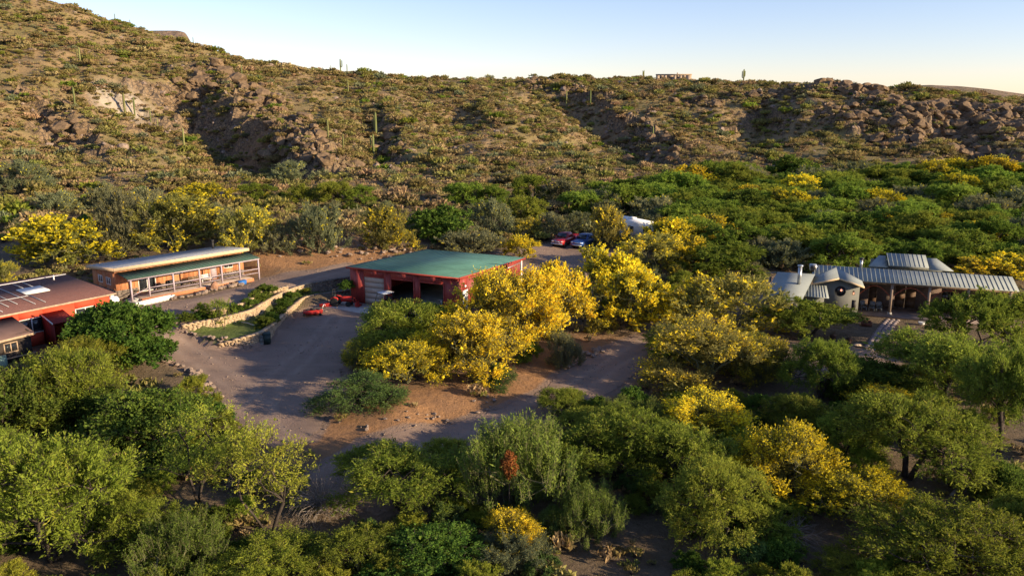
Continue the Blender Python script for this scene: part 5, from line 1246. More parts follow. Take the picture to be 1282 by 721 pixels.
# broken cliff rock along the spur and the mesa edge
CLIFFROCK = stone_mat('dark_cliff_rock', (.27, .18, .10), (.13, .088, .055), 1.3)
CR = [rock_mesh('cliff_rock', 60 + i, CLIFFROCK, 16) for i in range(5)]
cg = np.random.default_rng(66); CPTS = []; CS = []
for line, n_, sp_, s0_ in (([(250,86),(275,88),(300,106),(345,136),(385,170),(415,205)], 420, 3.2, 1.5), ([(205,118),(240,108),(262,100)], 110, 3, 1.3), ([(640,100),(700,108),(760,122)], 90, 3.5, 1.1), ([(800,150),(815,175),(825,200)], 110, 3.5, 1.3),
      ([(470,165),(482,190),(488,205)], 60, 2, 1.1), ([(860,130),(930,118),(985,118)], 120, 4, 1.2), ([(985,115),(1040,111),(1090,118),(1130,138),(1150,152)], 420, 4.5, 1.7), ([(1150,145),(1200,150),(1240,145),(1290,150)], 380, 4.5, 1.8), ([(1050,140),(1100,150),(1150,175)], 200, 5, 1.3), ([(1180,180),(1230,190),(1290,195)], 220, 6, 1.4), ([(90,140),(110,165),(150,170)], 60, 4, 1.0), ([(30,110),(70,150)], 40, 4, 1.0)):
    L_ = np.array([hit(u, v) for u, v in line]); t_ = cg.uniform(0, len(L_) - 1.001, n_); i_ = t_.astype(int); f_ = (t_ - i_)[:, None]
    q_ = L_[i_] * (1 - f_) + L_[i_ + 1] * f_; q_[:, :2] += cg.normal(size=(n_, 2)) * sp_
    CPTS.append(q_); CS.append(cg.lognormal(math.log(s0_ * 1.25), .55, n_).clip(.6, 5.5))
CPTS = np.concatenate(CPTS); CS = np.concatenate(CS); CPTS[:, 2] = hz(CPTS[:, 0], CPTS[:, 1]) + CS * .12
scatter('rocky_outcrop', CPTS, CS, cg.integers(0, 5, len(CS)), lib_objs(CR, 'cliff_rock_kind'), 'dark broken rock outcrops along the spur and mesa edge', 'rocks')
# loose gravel and litter on the driveway and road
lx, ly, g_ = frustum_pts(60000, 38, 30, 125, lambda x, y: (sample_grid(gravel_a, x, y) > .9) * np.clip(.25 + .9 * fbm(x / 4, y / 4, 3), .04, 1))
scatter('loose_gravel', np.stack([lx, ly, hz(lx, ly) + .05], -1), g_.lognormal(-2.35, .4, len(lx)).clip(.04, .28), g_.integers(0, 4, len(lx)), lib_objs(ROCKS, 'gravel_kind'), 'loose stones scattered over the gravel driveway and road', 'gravel')
# dry grass and low growth on the flat
def fdens(x, y):
    n = fbm(x / 6 + 2, y / 6, 3); return np.clip(.35 + .9 * n, 0.03, 1) * (sample_grid(gravel_a, x, y) < .12) * (sample_grid(lawn, x, y) < .2) * (1 - .85 * sample_grid(bank, x, y)) * np.where(y > 110, .55, 1)
fx_, fy_, g_ = frustum_pts(26000, 28, 22, 190, fdens)
ok_ = np.ones(len(fx_), bool)
for P_ in ([ol(-1, -5), ol(15.5, -5), ol(15.5, 6.5), ol(-1, 6.5)], [gl(-1, -6), gl(14, -6), gl(14, 17), gl(-1, 17)], [rl(-24, -1), rl(1, -1), rl(1, 9), rl(-24, 9)], [hl(-12, -8), hl(18, -8), hl(18, 12), hl(-12, 12)], LAWN, BED): ok_ &= sdf_poly(fx_, fy_, P_) < -.4
fx_, fy_ = fx_[ok_], fy_[ok_]
scatter('dry_grass', np.stack([fx_, fy_, hz(fx_, fy_) - .02], -1), g_.lognormal(-.75, .4, len(fx_)).clip(.2, 1.1), g_.integers(0, 3, len(fx_)), lib_objs(GRASS, 'tuft_kind'), 'dry grass and low weeds on the open ground', 'grass')
# ------------------------------------------------------------------ terraced retaining walls
def smooth_line(P, n=6):
    P = [np.array(p, float) for p in P]; out = []
    for i in range(len(P) - 1):
        a, b, c, d = P[max(i - 1, 0)], P[i], P[i + 1], P[min(i + 2, len(P) - 1)]
        for k in range(n):
            t = k / n; out.append(.5 * ((2 * b) + (c - a) * t + (2 * a - 5 * b + 4 * c - d) * t * t + (3 * b - a - 3 * c + d) * t ** 3))
    out.append(P[-1]); return np.array(out)
def stone_wall(name, P, zt, zb, label, mat, seed, split=None):
    P = np.array([(*p[:2], z, b) for p, z, b in zip(P, zt, zb)]); Q = smooth_line(P); g_ = np.random.default_rng(seed)
    seg = np.hypot(*np.diff(Q[:, :2], axis=0).T); L = np.concatenate([[0], np.cumsum(seg)])
    def at(s): return np.array([np.interp(s, L, Q[:, k]) for k in range(4)])
    mid = at(L[-1] / 2); t = thing(name, label, 'wall', (mid[0], mid[1], mid[3]))
    o3 = np.array([mid[0], mid[1], mid[3]])
    m = MB(); cap = []
    top = 0
    def block(s0, s1, z0, z1, w, jit):
        a, b = at(s0), at(s1); d = b[:2] - a[:2]; n_ = np.array([-d[1], d[0]]) / max(np.linalg.norm(d), 1e-6)
        j = lambda: g_.uniform(-jit, jit)
        w0, w1 = w + g_.uniform(0, .06), w + g_.uniform(0, .06)
        c = [(*(a[:2] - n_ * w0), z0), (*(b[:2] - n_ * w0), z0), (*(b[:2] + n_ * w1), z0), (*(a[:2] + n_ * w1), z0)]
        c2 = [(p_[0] + j(), p_[1] + j(), z1 + j() * .6) for p_ in c]
        return [np.array(q) - o3 for q in c + c2]
    hmax = (Q[:, 2] - Q[:, 3]).max(); nc = int(math.ceil(hmax / .19))
    for r_ in range(nc):
        s = g_.uniform(0, .2)
        while s < L[-1] - .12:
            l = min(g_.uniform(.22, .52), L[-1] - s); q = at(s + l / 2); z1 = q[2] - .09 - r_ * .19; z0 = z1 - .17
            if z1 > q[3] - .05: m.hexa(block(s, s + l - .025, z0, z1, .17, .02))
            s += l
    tag(m.build('stonework', mat, t), kind='stuff')
    core = MB()
    for s in np.arange(0, L[-1] - .3, .5): q = at(s + .25); core.hexa(block(s, min(s + .5, L[-1]), q[3] - .4, q[2] - .12, .13, 0))
    tag(core.build('mortar_core', plain('mortar', (.25, .18, .12), .95), t), kind='stuff')
    cp = MB(); s = 0
    while s < L[-1] - .1:
        l = min(g_.uniform(.4, .7), L[-1] - s); q = at(s + l / 2); cp.hexa(block(s, s + l - .02, q[2] - .085, q[2], .23, .015)); s += l
    tag(cp.build('coping', STONE if mat is STONE else GREYSTONE, t), kind='stuff')
def zline(P, off): return [float(hz(p[0], p[1])) + off for p in P]
stone_wall('retaining_wall', W1[:8], [.55, .92, 1.08, 1.1, 1.1, 1.1, 1.1, 1.12], [.0, 0, .0, .05, .1, .2, .3, .4], 'tan stone retaining wall below the green lawn, facing the gravel yard', STONE, 1)
stone_wall('retaining_wall', W2[:9], [1.55, 1.68, 1.74, 1.76, 1.76, 1.78, 1.84, 1.95, 2.05], [.8] * 9, 'tan stone wall between the lawn and the shrub bed', STONE, 2)
stone_wall('retaining_wall', W3[:9], [1.72, 1.85, 2.05, 2.15, 2.22, 2.24, 2.24, 2.24, 2.24], [1.4] * 9, 'low tan stone wall along the upper lane edge', STONE, 3)
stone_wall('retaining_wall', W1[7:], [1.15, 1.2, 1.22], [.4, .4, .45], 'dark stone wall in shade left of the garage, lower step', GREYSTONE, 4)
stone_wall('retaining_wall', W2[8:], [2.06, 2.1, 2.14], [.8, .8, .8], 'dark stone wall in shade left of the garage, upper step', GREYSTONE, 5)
# shrubs of the beds
def small_shrub(u, v, z, w, h, label, kind='MD', group=None):
    p = at_z(u, v, z); return plant_at(kind, p, w, h, label, group, name='garden_shrub', cat='shrub', hero=False)
for i, (u, v, z, w, k) in enumerate(((233,402,1.55,1.5,'MD'),(253,399,1.55,1.5,'MD'),(294,391,1.55,1.5,'MD'),(311,386,1.55,1.7,'MD'),(322,378,1.55,2.0,'MD'),(333,371,1.6,2.2,'MD'),(340,404,.86,1.7,'MD'),(348,395,.86,1.5,'MD'),(357,384,.9,1.7,'MD'),(365,376,1.0,1.6,'MD'),(372,370,1.0,1.2,'MD'),(331,409,.86,1.7,'MD'))):
    top = z > 1.2
    small_shrub(u, v, z, w * 1.0, w * .6, 'clipped dark green shrub in the upper terrace bed' if top else 'clipped dark green shrub on the lawn terrace along the lower wall', k, 'shrubs of the upper bed' if top else 'shrubs along the lower wall')
small_shrub(254, 393, 1.95, 1.9, 1.0, 'bright lime bush on the terrace by the lane', 'LM')
small_shrub(385, 367, 1.2, 1.0, .6, 'small bright green bush by the dark shaded wall', 'LM')
small_shrub(434, 362, 2.0, 1.6, 1.0, 'dark bush on the shaded upper wall beside the garage', 'MD')
plant_at('SP', at_z(281, 412, .86), 2.2, 2.9, 'young broadleaf tree standing on the terrace lawn', None, name='young_tree', hero=False)
plant_at('LM', at_z(271, 408, .86), 1.4, 1.6, 'leafy sapling beside the young tree on the lawn', None, name='young_tree', hero=False)
# garden hose
ho = MB(); hp_ = smooth_line([(*at_z(u, v, .90)[:2], float(.91)) for u, v in ((296,403),(308,404),(318,407),(330,408),(338,404))])
for a, b in zip(hp_[:-1], hp_[1:]): ho.tube(a, b, .03, n=5, cap=False)
tag(ho.build('garden_hose', WHITE), 'pale garden hose lying across the terrace lawn', 'hose')
# bins by the wall
t = thing('wheelie_bin', 'dark green wheeled bin standing against the lower stone wall', 'bin', tuple(hit(334.5, 431)), .4)
BIN = plain('dark_green_plastic', (.025, .045, .04), .5)
MB().hexa([(-.27, -.3, .06), (.27, -.3, .06), (.27, .3, .06), (-.27, .3, .06), (-.33, -.38, 1.0), (.33, -.38, 1.0), (.33, .38, 1.0), (-.33, .38, 1.0)]).build('bin_body', BIN, t, bevel=.03)
MB().hexa([(-.35, -.41, 1.0), (.35, -.41, 1.0), (.35, .41, 1.02), (-.35, .41, 1.02), (-.33, -.38, 1.07), (.33, -.38, 1.07), (.33, .4, 1.12), (-.33, .4, 1.12)]).build('lid', BIN, t, bevel=.02)
for s_ in (-1, 1): MB().tube((s_ * .28, .32, .12), (s_ * .36, .32, .12), .12, n=12).build('wheel', RUBBER, t)
t = thing('metal_drum', 'small grey metal drum beside the dark green wheeled bin', 'drum', tuple(hit(327, 430.5)), 0)
MB().lathe([(.27, 0), (.29, .02), (.27, .05), (.27, .35), (.29, .38), (.27, .41), (.27, .72), (.29, .75), (.26, .76)], 16).build('drum_body', plain('grey_drum_steel', (.16, .17, .16), .5, .4), t, True); MB().lathe([(.25, .762), (.25, .775), (.05, .78)], 16).build('lid', plain('grey_drum_steel', (.16, .17, .16), .5, .4), t)

# ------------------------------------------------------------------ vehicles
def wheel(parent, x, y, r, w, rim=None):
    m = MB(); n = 20
    m.lathe([(r * .62, -w / 2), (r * .93, -w / 2), (r, -w * .35), (r, w * .35), (r * .93, w / 2), (r * .62, w / 2)], n); m.v = [(a, c, b) for a, b, c in m.v]; m.v = [(a + x, b + y, c + r) for a, b, c in m.v]
    t_ = m.build('wheel', RUBBER, parent, True)
    m = MB().lathe([(.05, -w * .46), (r * .6, -w * .42), (r * .62, 0), (r * .6, w * .42), (.05, w * .46)], n); m.v = [(a + x, c + y, b + r) for a, b, c in m.v]
    m.build('rim', rim or CHROME, t_, True); return t_
def pickup(loc, rz, label, paint, L=5.7, short=False):
    t = thing('pickup_truck', label, 'pickup', loc, rz); hw = .96; h0 = .48
    # x forward; front at L/2
    f, b = L / 2, -L / 2; cab1, cab0 = f - 1.55, (-.75 if not short else -1.7)
    low = MB()
    def loft(m, secs):                          # sections along x: (x, half width bottom, half width top, z bottom, z top)
        base = len(m.v)
        for x, w0, w1, z0, z1 in secs:
            zm = z0 + (z1 - z0) * .6
            m.v += [(x, -w0, z0), (x, -max(w0, w1), zm), (x, -w1, z1), (x, w1, z1), (x, max(w0, w1), zm), (x, w0, z0)]
        k = 6
        for i in range(len(secs) - 1):
            for j in range(k): m.f.append([base + i * k + j, base + i * k + (j + 1) % k, base + (i + 1) * k + (j + 1) % k, base + (i + 1) * k + j])
        m.f += [[base + j for j in range(k)][::-1], [base + (len(secs) - 1) * k + j for j in range(k)]]; return m
    loft(low, [(f, .80, .74, h0 + .08, 1.0), (f - .12, .9, .84, h0, 1.08), (cab1, hw, .88, h0, 1.2), (cab0, hw, .9, h0, 1.2), (cab0 - .02, hw, .9, h0, 1.16)]); low.build('body', paint, t)
    cab = MB(); loft(cab, [(cab1 + .02, .86, .84, 1.195, 1.2), (cab1 - .62, .86, .66, 1.195, 1.84), (cab0 + .3, .86, .66, 1.195, 1.86), (cab0, .86, .78, 1.195, 1.25 if short else 1.62)]); cab.build('cab', paint, t, bevel=.02)
    gl_ = plain('car_glass', (.015, .018, .022), .1, 0, .1, 1, 0, .5)
    MB().hexa([(cab1 + .03, -.76, 1.25), (cab1 + .03, .76, 1.25), (cab1 - .5, .62, 1.78), (cab1 - .5, -.62, 1.78), (cab1 + .05, -.76, 1.26), (cab1 + .05, .76, 1.26), (cab1 - .48, .62, 1.80), (cab1 - .48, -.62, 1.80)]).build('windscreen', gl_, t)
    for s_ in (-1, 1):
        for x0, x1 in ((cab1 - .95, cab1 - .15), (cab0 + .3, cab1 - 1.05)):
            MB().hexa([(x0, s_ * .87, 1.26), (x1, s_ * .87, 1.26), (x1 - .45 if x1 > cab1 - .5 else x1, s_ * .71, 1.76), (x0, s_ * .71, 1.76), (x0, s_ * .89, 1.26), (x1, s_ * .89, 1.26), (x1 - .45 if x1 > cab1 - .5 else x1, s_ * .73, 1.76), (x0, s_ * .73, 1.76)]).build('side_window', gl_, t)
        MB().box(cab1 - .25, cab1 - .1, s_ * .98 - .09, s_ * .98 + .09, 1.28, 1.45).build('mirror', paint, t, bevel=.02)
        MB().box(f - .07, f + .012, s_ * .66 - .16, s_ * .66 + .16, .82, 1.0).build('headlight', plain('lamp_lens', (.7, .7, .68), .15), t, bevel=.02)
    if not short:
        bd = MB(); e0 = cab0 - .05
        bd.box(b, e0, -hw, -hw + .1, h0, 1.22); bd.box(b, e0, hw - .1, hw, h0, 1.22); bd.box(b, b + .08, -hw + .1, hw - .1, h0, 1.2); bd.box(e0 - .06, e0, -hw + .1, hw - .1, h0, 1.2); bd.box(b + .08, e0 - .06, -hw + .1, hw - .1, h0 + .1, h0 + .2); bd.build('cargo_bed', paint, t)
    MB().box(f - .02, f + .02, -.45, .45, .76, .98).build('grille', CHROME, t, bevel=.015)
    MB().box(f - .03, f + .13, -.88, .88, .46, .68).build('bumper', CHROME, t, bevel=.03); MB().box(b - .12, b + .02, -.86, .86, .48, .66).build('bumper', CHROME, t, bevel=.03)
    for x in (f - .95, b + 1.1 if not short else b + .9):
        for s_ in (-1, 1): wheel(t, x, s_ * .84, .40, .26)
    MB().box(b + .3, f - .4, -.6, .6, .32, h0 + .05).build('chassis', DARK, t)
    return t
def car_paint(name, col):
    t = NT(name); p_ = t.bsdf(col, .3, .2, None, .6); p_.inputs['Coat Weight'].default_value = .6; return t.m
p = hit(703, 309); pickup((p[0] + .6, p[1] + 1.2, float(hz(p[0], p[1])) + .04), rad(-118), 'red pickup truck parked facing down the gravel lot', car_paint('red_car_paint', (.38, .012, .015)), 5.8)
p = hit(727, 310.5); pickup((p[0] + .4, p[1] + .5, float(hz(p[0], p[1])) + .04), rad(-124), 'blue off-road wagon parked beside the red pickup', car_paint('blue_car_paint', (.02, .075, .26)), 4.3, True)
# white travel trailer
p = hit(786, 303); WT = plain('white_trailer_skin', (.78, .77, .74), .45, 0, .05)
t = thing('travel_trailer', 'white travel trailer half hidden behind palo verdes beyond the parked pickups', 'trailer', (p[0] + .8, p[1] + 1, float(hz(p[0], p[1]))), rad(-62))
MB().prism([(-1.2, .55), (1.2, .55), (1.2, 3.0), (1.05, 3.2), (-1.05, 3.2), (-1.2, 3.0)], 'x', -3.4, 3.4).build('trailer_body', WT, t, bevel=.05)
window(t, -2.6, -1.4, -1.21, 1.6, 2.4, DARK, GLASS, 'x', 2); window(t, .6, 1.8, -1.21, 1.6, 2.4, DARK, GLASS, 'x', 2)
MB().box(-.6, .1, -1.24, -1.201, .75, 2.6).build('door', plain('grey_trailer_door', (.55, .55, .54), .5), t)
MB().box(3.401, 3.42, -.7, .7, 1.7, 2.5).build('front_window', GLASS, t)
MB().box(-.8, .4, -.4, .4, 3.201, 3.45).build('roof_unit', WT, t, bevel=.04)
for x in (-.5, .4):
    for s_ in (-1, 1): wheel(t, x, s_ * 1.02, .36, .24)
MB().box(3.4, 4.6, -.05, .05, .5, .6).build('hitch', DARK, t); MB().tube((4.3, 0, 0), (4.3, 0, .5), .05).build('jack_leg', DARK, t)
# dark utility trailer under the palo verde
p = hit(760, 312); t = thing('utility_trailer', 'dark flat utility trailer in the shade beside the blue wagon', 'trailer', (p[0], p[1] + 1, float(hz(p[0], p[1]))), .2)
MB().box(-1.6, 1.6, -.8, .8, .5, .6).build('deck', DARK, t); [MB().box(-1.6, 1.6, s_ * .78 - .03, s_ * .78 + .03, .6, 1.0).build('side_rail', DARK, t) for s_ in (-1, 1)]; [wheel(t, 0, s_ * .95, .34, .2) for s_ in (-1, 1)]; MB().box(1.6, 2.8, -.04, .04, .5, .57).build('drawbar', DARK, t)
# side-by-side buggy half out of the first open bay
UR = car_paint('dark_red_buggy_paint', (.22, .02, .018))
t = thing('utility_buggy', 'dark red utility buggy with pale roof panel nosing out of the garage bay', 'buggy', (*gl(5.3, -1.6), GAR_Z + .005), GAR_A - rad(112))
MB().prism([(-1.3, .45), (1.35, .45), (1.35, .75), (.6, .98), (.2, .85), (-.45, .8), (-.5, 1.05), (-1.3, 1.05)], 'y', -.62, .62).build('body', UR, t, bevel=.03)
MB().hexa([(-.65, -.66, 1.86), (.55, -.66, 1.82), (.55, .66, 1.82), (-.65, .66, 1.86), (-.65, -.66, 1.92), (.55, -.66, 1.88), (.55, .66, 1.88), (-.65, .66, 1.92)]).build('roof_panel', plain('pale_roof_panel', (.62, .64, .66), .4), t, bevel=.02)
for s_ in (-1, 1): MB().tube((.85, s_ * .58, .9), (.5, s_ * .58, 1.83), .03).build('roll_bar', DARK, t); MB().tube((-.55, s_ * .58, .95), (-.55, s_ * .58, 1.86), .03).build('roll_bar', DARK, t); MB().box(1.33, 1.37, s_ * .42 - .1, s_ * .42 + .1, .6, .72).build('headlight', WHITE, t)
for s_ in (-.32, .32): MB().box(-.42, .05, s_ - .24, s_ + .24, .82, .95).build('seat', DARK, t, bevel=.03); MB().box(-.48, -.38, s_ - .24, s_ + .24, .95, 1.45).build('seat_back', DARK, t, bevel=.03)
for x in (.95, -.9):
    for s_ in (-1, 1): wheel(t, x, s_ * .6, .33, .26, DARK)
# motorcycle silhouettes in the second bay: one parked bike
t = thing('motorcycle', 'motorcycle parked in the shade of the right open garage bay', 'motorcycle', (*gl(10.3, 1.2), GAR_Z + .035), GAR_A - rad(70))
for x in (-.72, .72): wheel(t, x, 0, .32, .14)
MB().tube((.72, 0, .32), (.45, 0, 1.0), .035).build('fork', CHROME, t); MB().tube((.42, -.38, 1.05), (.42, .38, 1.05), .022).build('handlebar', CHROME, t)
MB().prism([(-.25, .3), (.3, .3), (.42, .6), (.35, .85), (.0, .82), (-.3, .68)], 'y', -.13, .13).build('engine_and_tank', DARK, t, bevel=.03); MB().prism([(-.9, .72), (-.02, .70), (-.02, .8), (-.5, .82), (-.95, .85)], 'y', -.14, .14).build('seat', DARK, t, bevel=.02); MB().tube((-.72, .1, .32), (-.15, .1, .4), .03).build('swingarm', CHROME, t)
MB().lathe([(.02, 0), (.1, .04), (.1, .14)], 10, (.55, 0, .82)).build('headlight', WHITE, t)
# red compact tractor and mower deck
RP = plain('tractor_red', (.42, .03, .022), .5, 0, .12)
p = hit(428, 383)
t = thing('compact_tractor', 'red compact tractor parked beside the concrete apron', 'tractor', (p[0], p[1], float(hz(p[0], p[1])) + .05), rad(-10)); t.scale = (.85, .85, .85)
MB().prism([(0, .55), (1.35, .55), (1.4, .85), (1.3, 1.1), (.1, 1.18), (0, 1.1)], 'y', -.28, .28).build('bonnet', RP, t, bevel=.04); MB().box(1.36, 1.43, -.22, .22, .6, .98).build('grille', DARK, t)
MB().box(-1.0, .05, -.22, .22, .45, .75).build('chassis', DARK, t)
for s_ in (-1, 1):
    MB().prism([(-1.15, .75), (-1.05, 1.05), (-.7, 1.18), (-.3, 1.05), (-.2, .8), (-.3, .95), (-.7, 1.08), (-1.02, .96)], 'y', s_ * .55 - .16, s_ * .55 + .16).build('fender', RP, t)
    wheel(t, -.7, s_ * .58, .52, .32, plain('cream_rim', (.55, .42, .22), .5)); wheel(t, 1.0, s_ * .5, .32, .2, plain('cream_rim', (.55, .42, .22), .5))
MB().box(-.75, -.3, -.22, .22, .85, .95).build('seat', DARK, t, bevel=.03); MB().box(-.82, -.74, -.22, .22, .95, 1.35).build('seat_back', DARK, t, bevel=.03)
MB().tube((-.05, 0, 1.05), (-.22, 0, 1.3), .025).build('steering_column', DARK, t); sw = ring(0, 0, .19, .16, -.015, .015, 16); sw.v = [(a - .24, c, 1.32 + b + a * .3) for a, b, c in sw.v]; sw.build('steering_wheel', DARK, t)
for s_ in (-1, 1): MB().tube((-.95, s_ * .35, .8), (-.95, s_ * .35, 2.0), .03).build('roll_bar', DARK, t)
MB().tube((-.95, -.35, 2.0), (-.95, .35, 2.0), .03).build('roll_bar', DARK, t)
for s_ in (-1, 1): MB().tube((-.1, s_ * .36, .95), (1.5, s_ * .36, .9), .04).build('loader_arm', RP, t); MB().tube((1.5, s_ * .36, .9), (1.95, s_ * .36, .3), .04).build('loader_arm', RP, t)
MB().prism([(1.95, .08), (2.4, .06), (2.42, .1), (2.02, .16), (1.98, .55), (1.92, .55)], 'y', -.65, .65).build('loader_bucket', RP, t)
p = hit(392, 394)
t = thing('mower_deck', 'red rounded mower deck implement lying on the gravel by the stone wall', 'implement', (p[0], p[1], float(hz(p[0], p[1])) + .05), rad(10))
MB().prism([(-.95, -.4), (-.6, -.75), (.5, -.75), (.95, -.45), (.95, .3), (.5, .6), (-.6, .6), (-.95, .3)], 'z', .12, .42).build('deck_shell', RP, t, bevel=.06)
for x in (-.5, .1, .6): MB().lathe([(.14, .42), (.14, .5), (.05, .52)], 12, (x, 0, 0)).build('pulley', DARK, t)
MB().box(-.25, .3, -.2, .2, .43, .58).build('gearbox', DARK, t, bevel=.03); MB().tube((.2, 0, .5), (1.2, .6, .45), .05).build('drive_shaft', DARK, t)
for a in ((-.8, -.7), (.75, -.7), (-.8, .65), (.75, .65)): wheel(t, a[0], a[1], .13, .1, DARK)
MB().tube((.85, .4, .3), (1.05, .55, .85), .035).tube((1.05, .55, .85), (1.2, .2, .8), .035).build('hitch_frame', plain('white_paint', (.74, .72, .68), .5), t)
p = hit(411, 384)
t = thing('tractor_implement', 'low red blade implement between the mower deck and tractor', 'implement', (p[0], p[1], float(hz(p[0], p[1])) + .04), rad(15))
MB().prism([(-.2, .02), (.05, .0), (.02, .2), (-.1, .35), (-.16, .33), (-.08, .18)], 'x', -.9, .9).build('blade', RP, t); MB().box(-.06, .06, .0, .9, .16, .26).build('drawbar', RP, t); MB().tube((0, .8, .2), (0, .85, .7), .04).build('hitch_post', DARK, t)

# ------------------------------------------------------------------ saguaros
SAG = leaf_mat('saguaro_skin', (.13, .15, .055), (.18, .19, .075), .0)
def saguaro_mesh(seed, arms):
    g_ = np.random.default_rng(seed); V = []; F_ = []
    def limb(P, R):
        n = 14; base = len(V); P = [np.array(p, float) for p in P]
        for i, (p, r_) in enumerate(zip(P, R)):
            d = P[min(i + 1, len(P) - 1)] - P[max(i - 1, 0)]; d /= np.linalg.norm(d); a = np.cross(d, [0, 1, .01]); a /= np.linalg.norm(a); b = np.cross(d, a)
            for k in range(n): q = 2 * math.pi * k / n; rr = r_ * (1 if k % 2 else .86); V.append(p + (a * math.cos(q) + b * math.sin(q)) * rr)
        for i in range(len(P) - 1):
            for k in range(n): F_.append([base + i * n + k, base + i * n + (k + 1) % n, base + (i + 1) * n + (k + 1) % n, base + (i + 1) * n + k])
        F_.append([base + (len(P) - 1) * n + k for k in range(n)])
    limb([(0, 0, -.2), (0, 0, 1.5), (.02, 0, 3.5), (0, .02, 5.0), (0, 0, 5.75), (0, 0, 6.0)], [.2, .23, .26, .24, .19, .06])
    parts = [('stem', V, F_)]
    for i in range(arms):
        V, F_ = [], []; a = g_.uniform(0, 6.28); z = g_.uniform(2.2, 3.4); l = g_.uniform(1.0, 2.0); c, s = math.cos(a), math.sin(a)
        V_, F__ = V, F_
        def limb2(P, R, V=V, F_=F_):
            n = 12; base = len(V); P = [np.array(p, float) for p in P]
            for j, (p, r_) in enumerate(zip(P, R)):
                d = P[min(j + 1, len(P) - 1)] - P[max(j - 1, 0)]; d /= np.linalg.norm(d); q_ = np.cross(d, [s, -c, .01]); q_ /= np.linalg.norm(q_); b = np.cross(d, q_)
                for k in range(n): q = 2 * math.pi * k / n; rr = r_ * (1 if k % 2 else .87); V.append(p + (q_ * math.cos(q) + b * math.sin(q)) * rr)
            for j in range(len(P) - 1):
                for k in range(n): F_.append([base + j * n + k, base + j * n + (k + 1) % n, base + (j + 1) * n + (k + 1) % n, base + (j + 1) * n + k])
            F_.append([base + (len(P) - 1) * n + k for k in range(n)])
        limb2([(0, 0, z), (c * .35, s * .35, z + .05), (c * .6, s * .6, z + .3), (c * .65, s * .65, z + .8), (c * .65, s * .65, z + .8 + l), (c * .65, s * .65, z + 1.0 + l)], [.12, .15, .17, .17, .15, .04]); parts.append(('arm', V, F_))
    out = []
    for nm, v_, f_ in parts:
        ob = mesh_obj(nm, v_, f_, SAG, smooth=True); add_attr(ob, 'tint', np.random.default_rng(seed).random(len(f_)), 'FACE'); out.append((nm, ob.data)); bpy.data.objects.remove(ob)
    return out
SAGM = [saguaro_mesh(1, 0), saguaro_mesh(2, 2), saguaro_mesh(3, 1), saguaro_mesh(4, 3)]
for i, (u, v, hpx, k, lab) in enumerate((
  (231,189,28,0,'tall single saguaro below the rocky spur on the left slope'),(189,155,16,0,None),(198,163,14,0,None),(157,146,28,0,'saguaro in front of the pale rock outcrop, thicker one'),(169,145,22,0,'saguaro in front of the pale rock outcrop, thinner one'),
  (94,134,24,0,'lone saguaro on the open slope left of the pale outcrop'),(62,124,12,0,None),(101,82,22,2,'small saguaro high on the left slope'),(303,96,14,0,None),(411,176,24,0,'saguaro at the foot of the rocky spur, left of the shorter one'),(430,190,22,0,'saguaro at the foot of the rocky spur, right of the taller one'),
  (471,176,34,2,'armed saguaro above the small dark gully'),(468,197,28,1,'armed saguaro beside the small dark gully'),(427,90,18,1,'armed saguaro standing on the skyline'),(435,90,12,0,'short saguaro on the skyline beside the armed one'),(709,135,20,0,None),(739,134,20,0,None),(806,89,12,3,None),(931,97,18,3,'many-armed saguaro on the skyline right of the hilltop house'),
  (152,40,10,0,None),(170,44,9,0,None),(246,62,10,0,None),(415,82,9,0,None),(640,105,8,0,None),(817,180,20,0,None),(436,118,16,0,None))):
    p = hit(u, v)
    if p[1] > 400 or v < 100 and p[1] > 280: p = skyline(u)
    s = hpx / px_per_m(p) / 6.0
    t = thing('saguaro', lab or 'slim columnar saguaro standing among the hillside brush', 'cactus', (p[0], p[1], float(hz(p[0], p[1]))), i * 1.3, 'saguaros on the hills'); t.scale = (s * 1.15, s * 1.15, s)
    for nm, d_ in SAGM[k]: o_ = bpy.data.objects.new(nm, d_); COL.objects.link(o_); o_.parent = t

# ------------------------------------------------------------------ loose stones, dead wood
def stones(pix, n, smin, smax, label, group, seed, spread=.5):
    g_ = np.random.default_rng(seed); P = smooth_line([hit(u, v) for u, v in pix], 8)
    for i in range(n):
        q = P[int(g_.uniform(0, len(P)))]; x, y = q[0] + g_.normal() * spread, q[1] + g_.normal() * spread; s = g_.uniform(smin, smax)
        o_ = bpy.data.objects.new('stone', ROCKS[i % 4]); COL.objects.link(o_); o_.location = (x, y, float(hz(x, y)) + s * .22); o_.scale = (s, s * .9, s * .8); o_.rotation_euler = (0, 0, g_.uniform(0, 6.28)); tag(o_, label, 'stone', group)
stones([(205,452),(232,463),(250,475),(266,495),(278,520),(288,535)], 60, .3, .75, 'brown edging stone along the curve of the gravel driveway', 'edging stones of the driveway', 1, .18)
stones([(215,400),(224,412),(250,422),(285,436),(310,437)], 45, .25, .5, 'small stone along the foot of the terrace walls', 'stones at the terrace foot', 2, .15)
stones([(705,444),(722,444),(740,443),(752,441)], 24, .35, .7, 'pale rock in the pile beside the dirt road', 'rock pile beside the road', 3, .3)
stones([(692,452),(700,458),(708,460)], 12, .35, .8, 'grey rock at the foot of the slender young tree', 'rocks at the young tree', 4, .3)
stones([(215,376),(245,370),(270,363),(300,358)], 34, .3, .8, 'rough brown rock lining the porch edge of the orange house', 'rocks along the porch', 5, .25)
stones([(440,318),(480,320),(510,322),(430,312),(360,318)], 60, .3, .9, 'broken rock on the bare bank above the lane', 'rocks on the bare bank', 6, 1.6)
stones([(430,540),(500,530),(560,525),(620,500)], 30, .15, .4, 'small stone on the orange road bank', 'stones on the road bank', 7, 1.0)
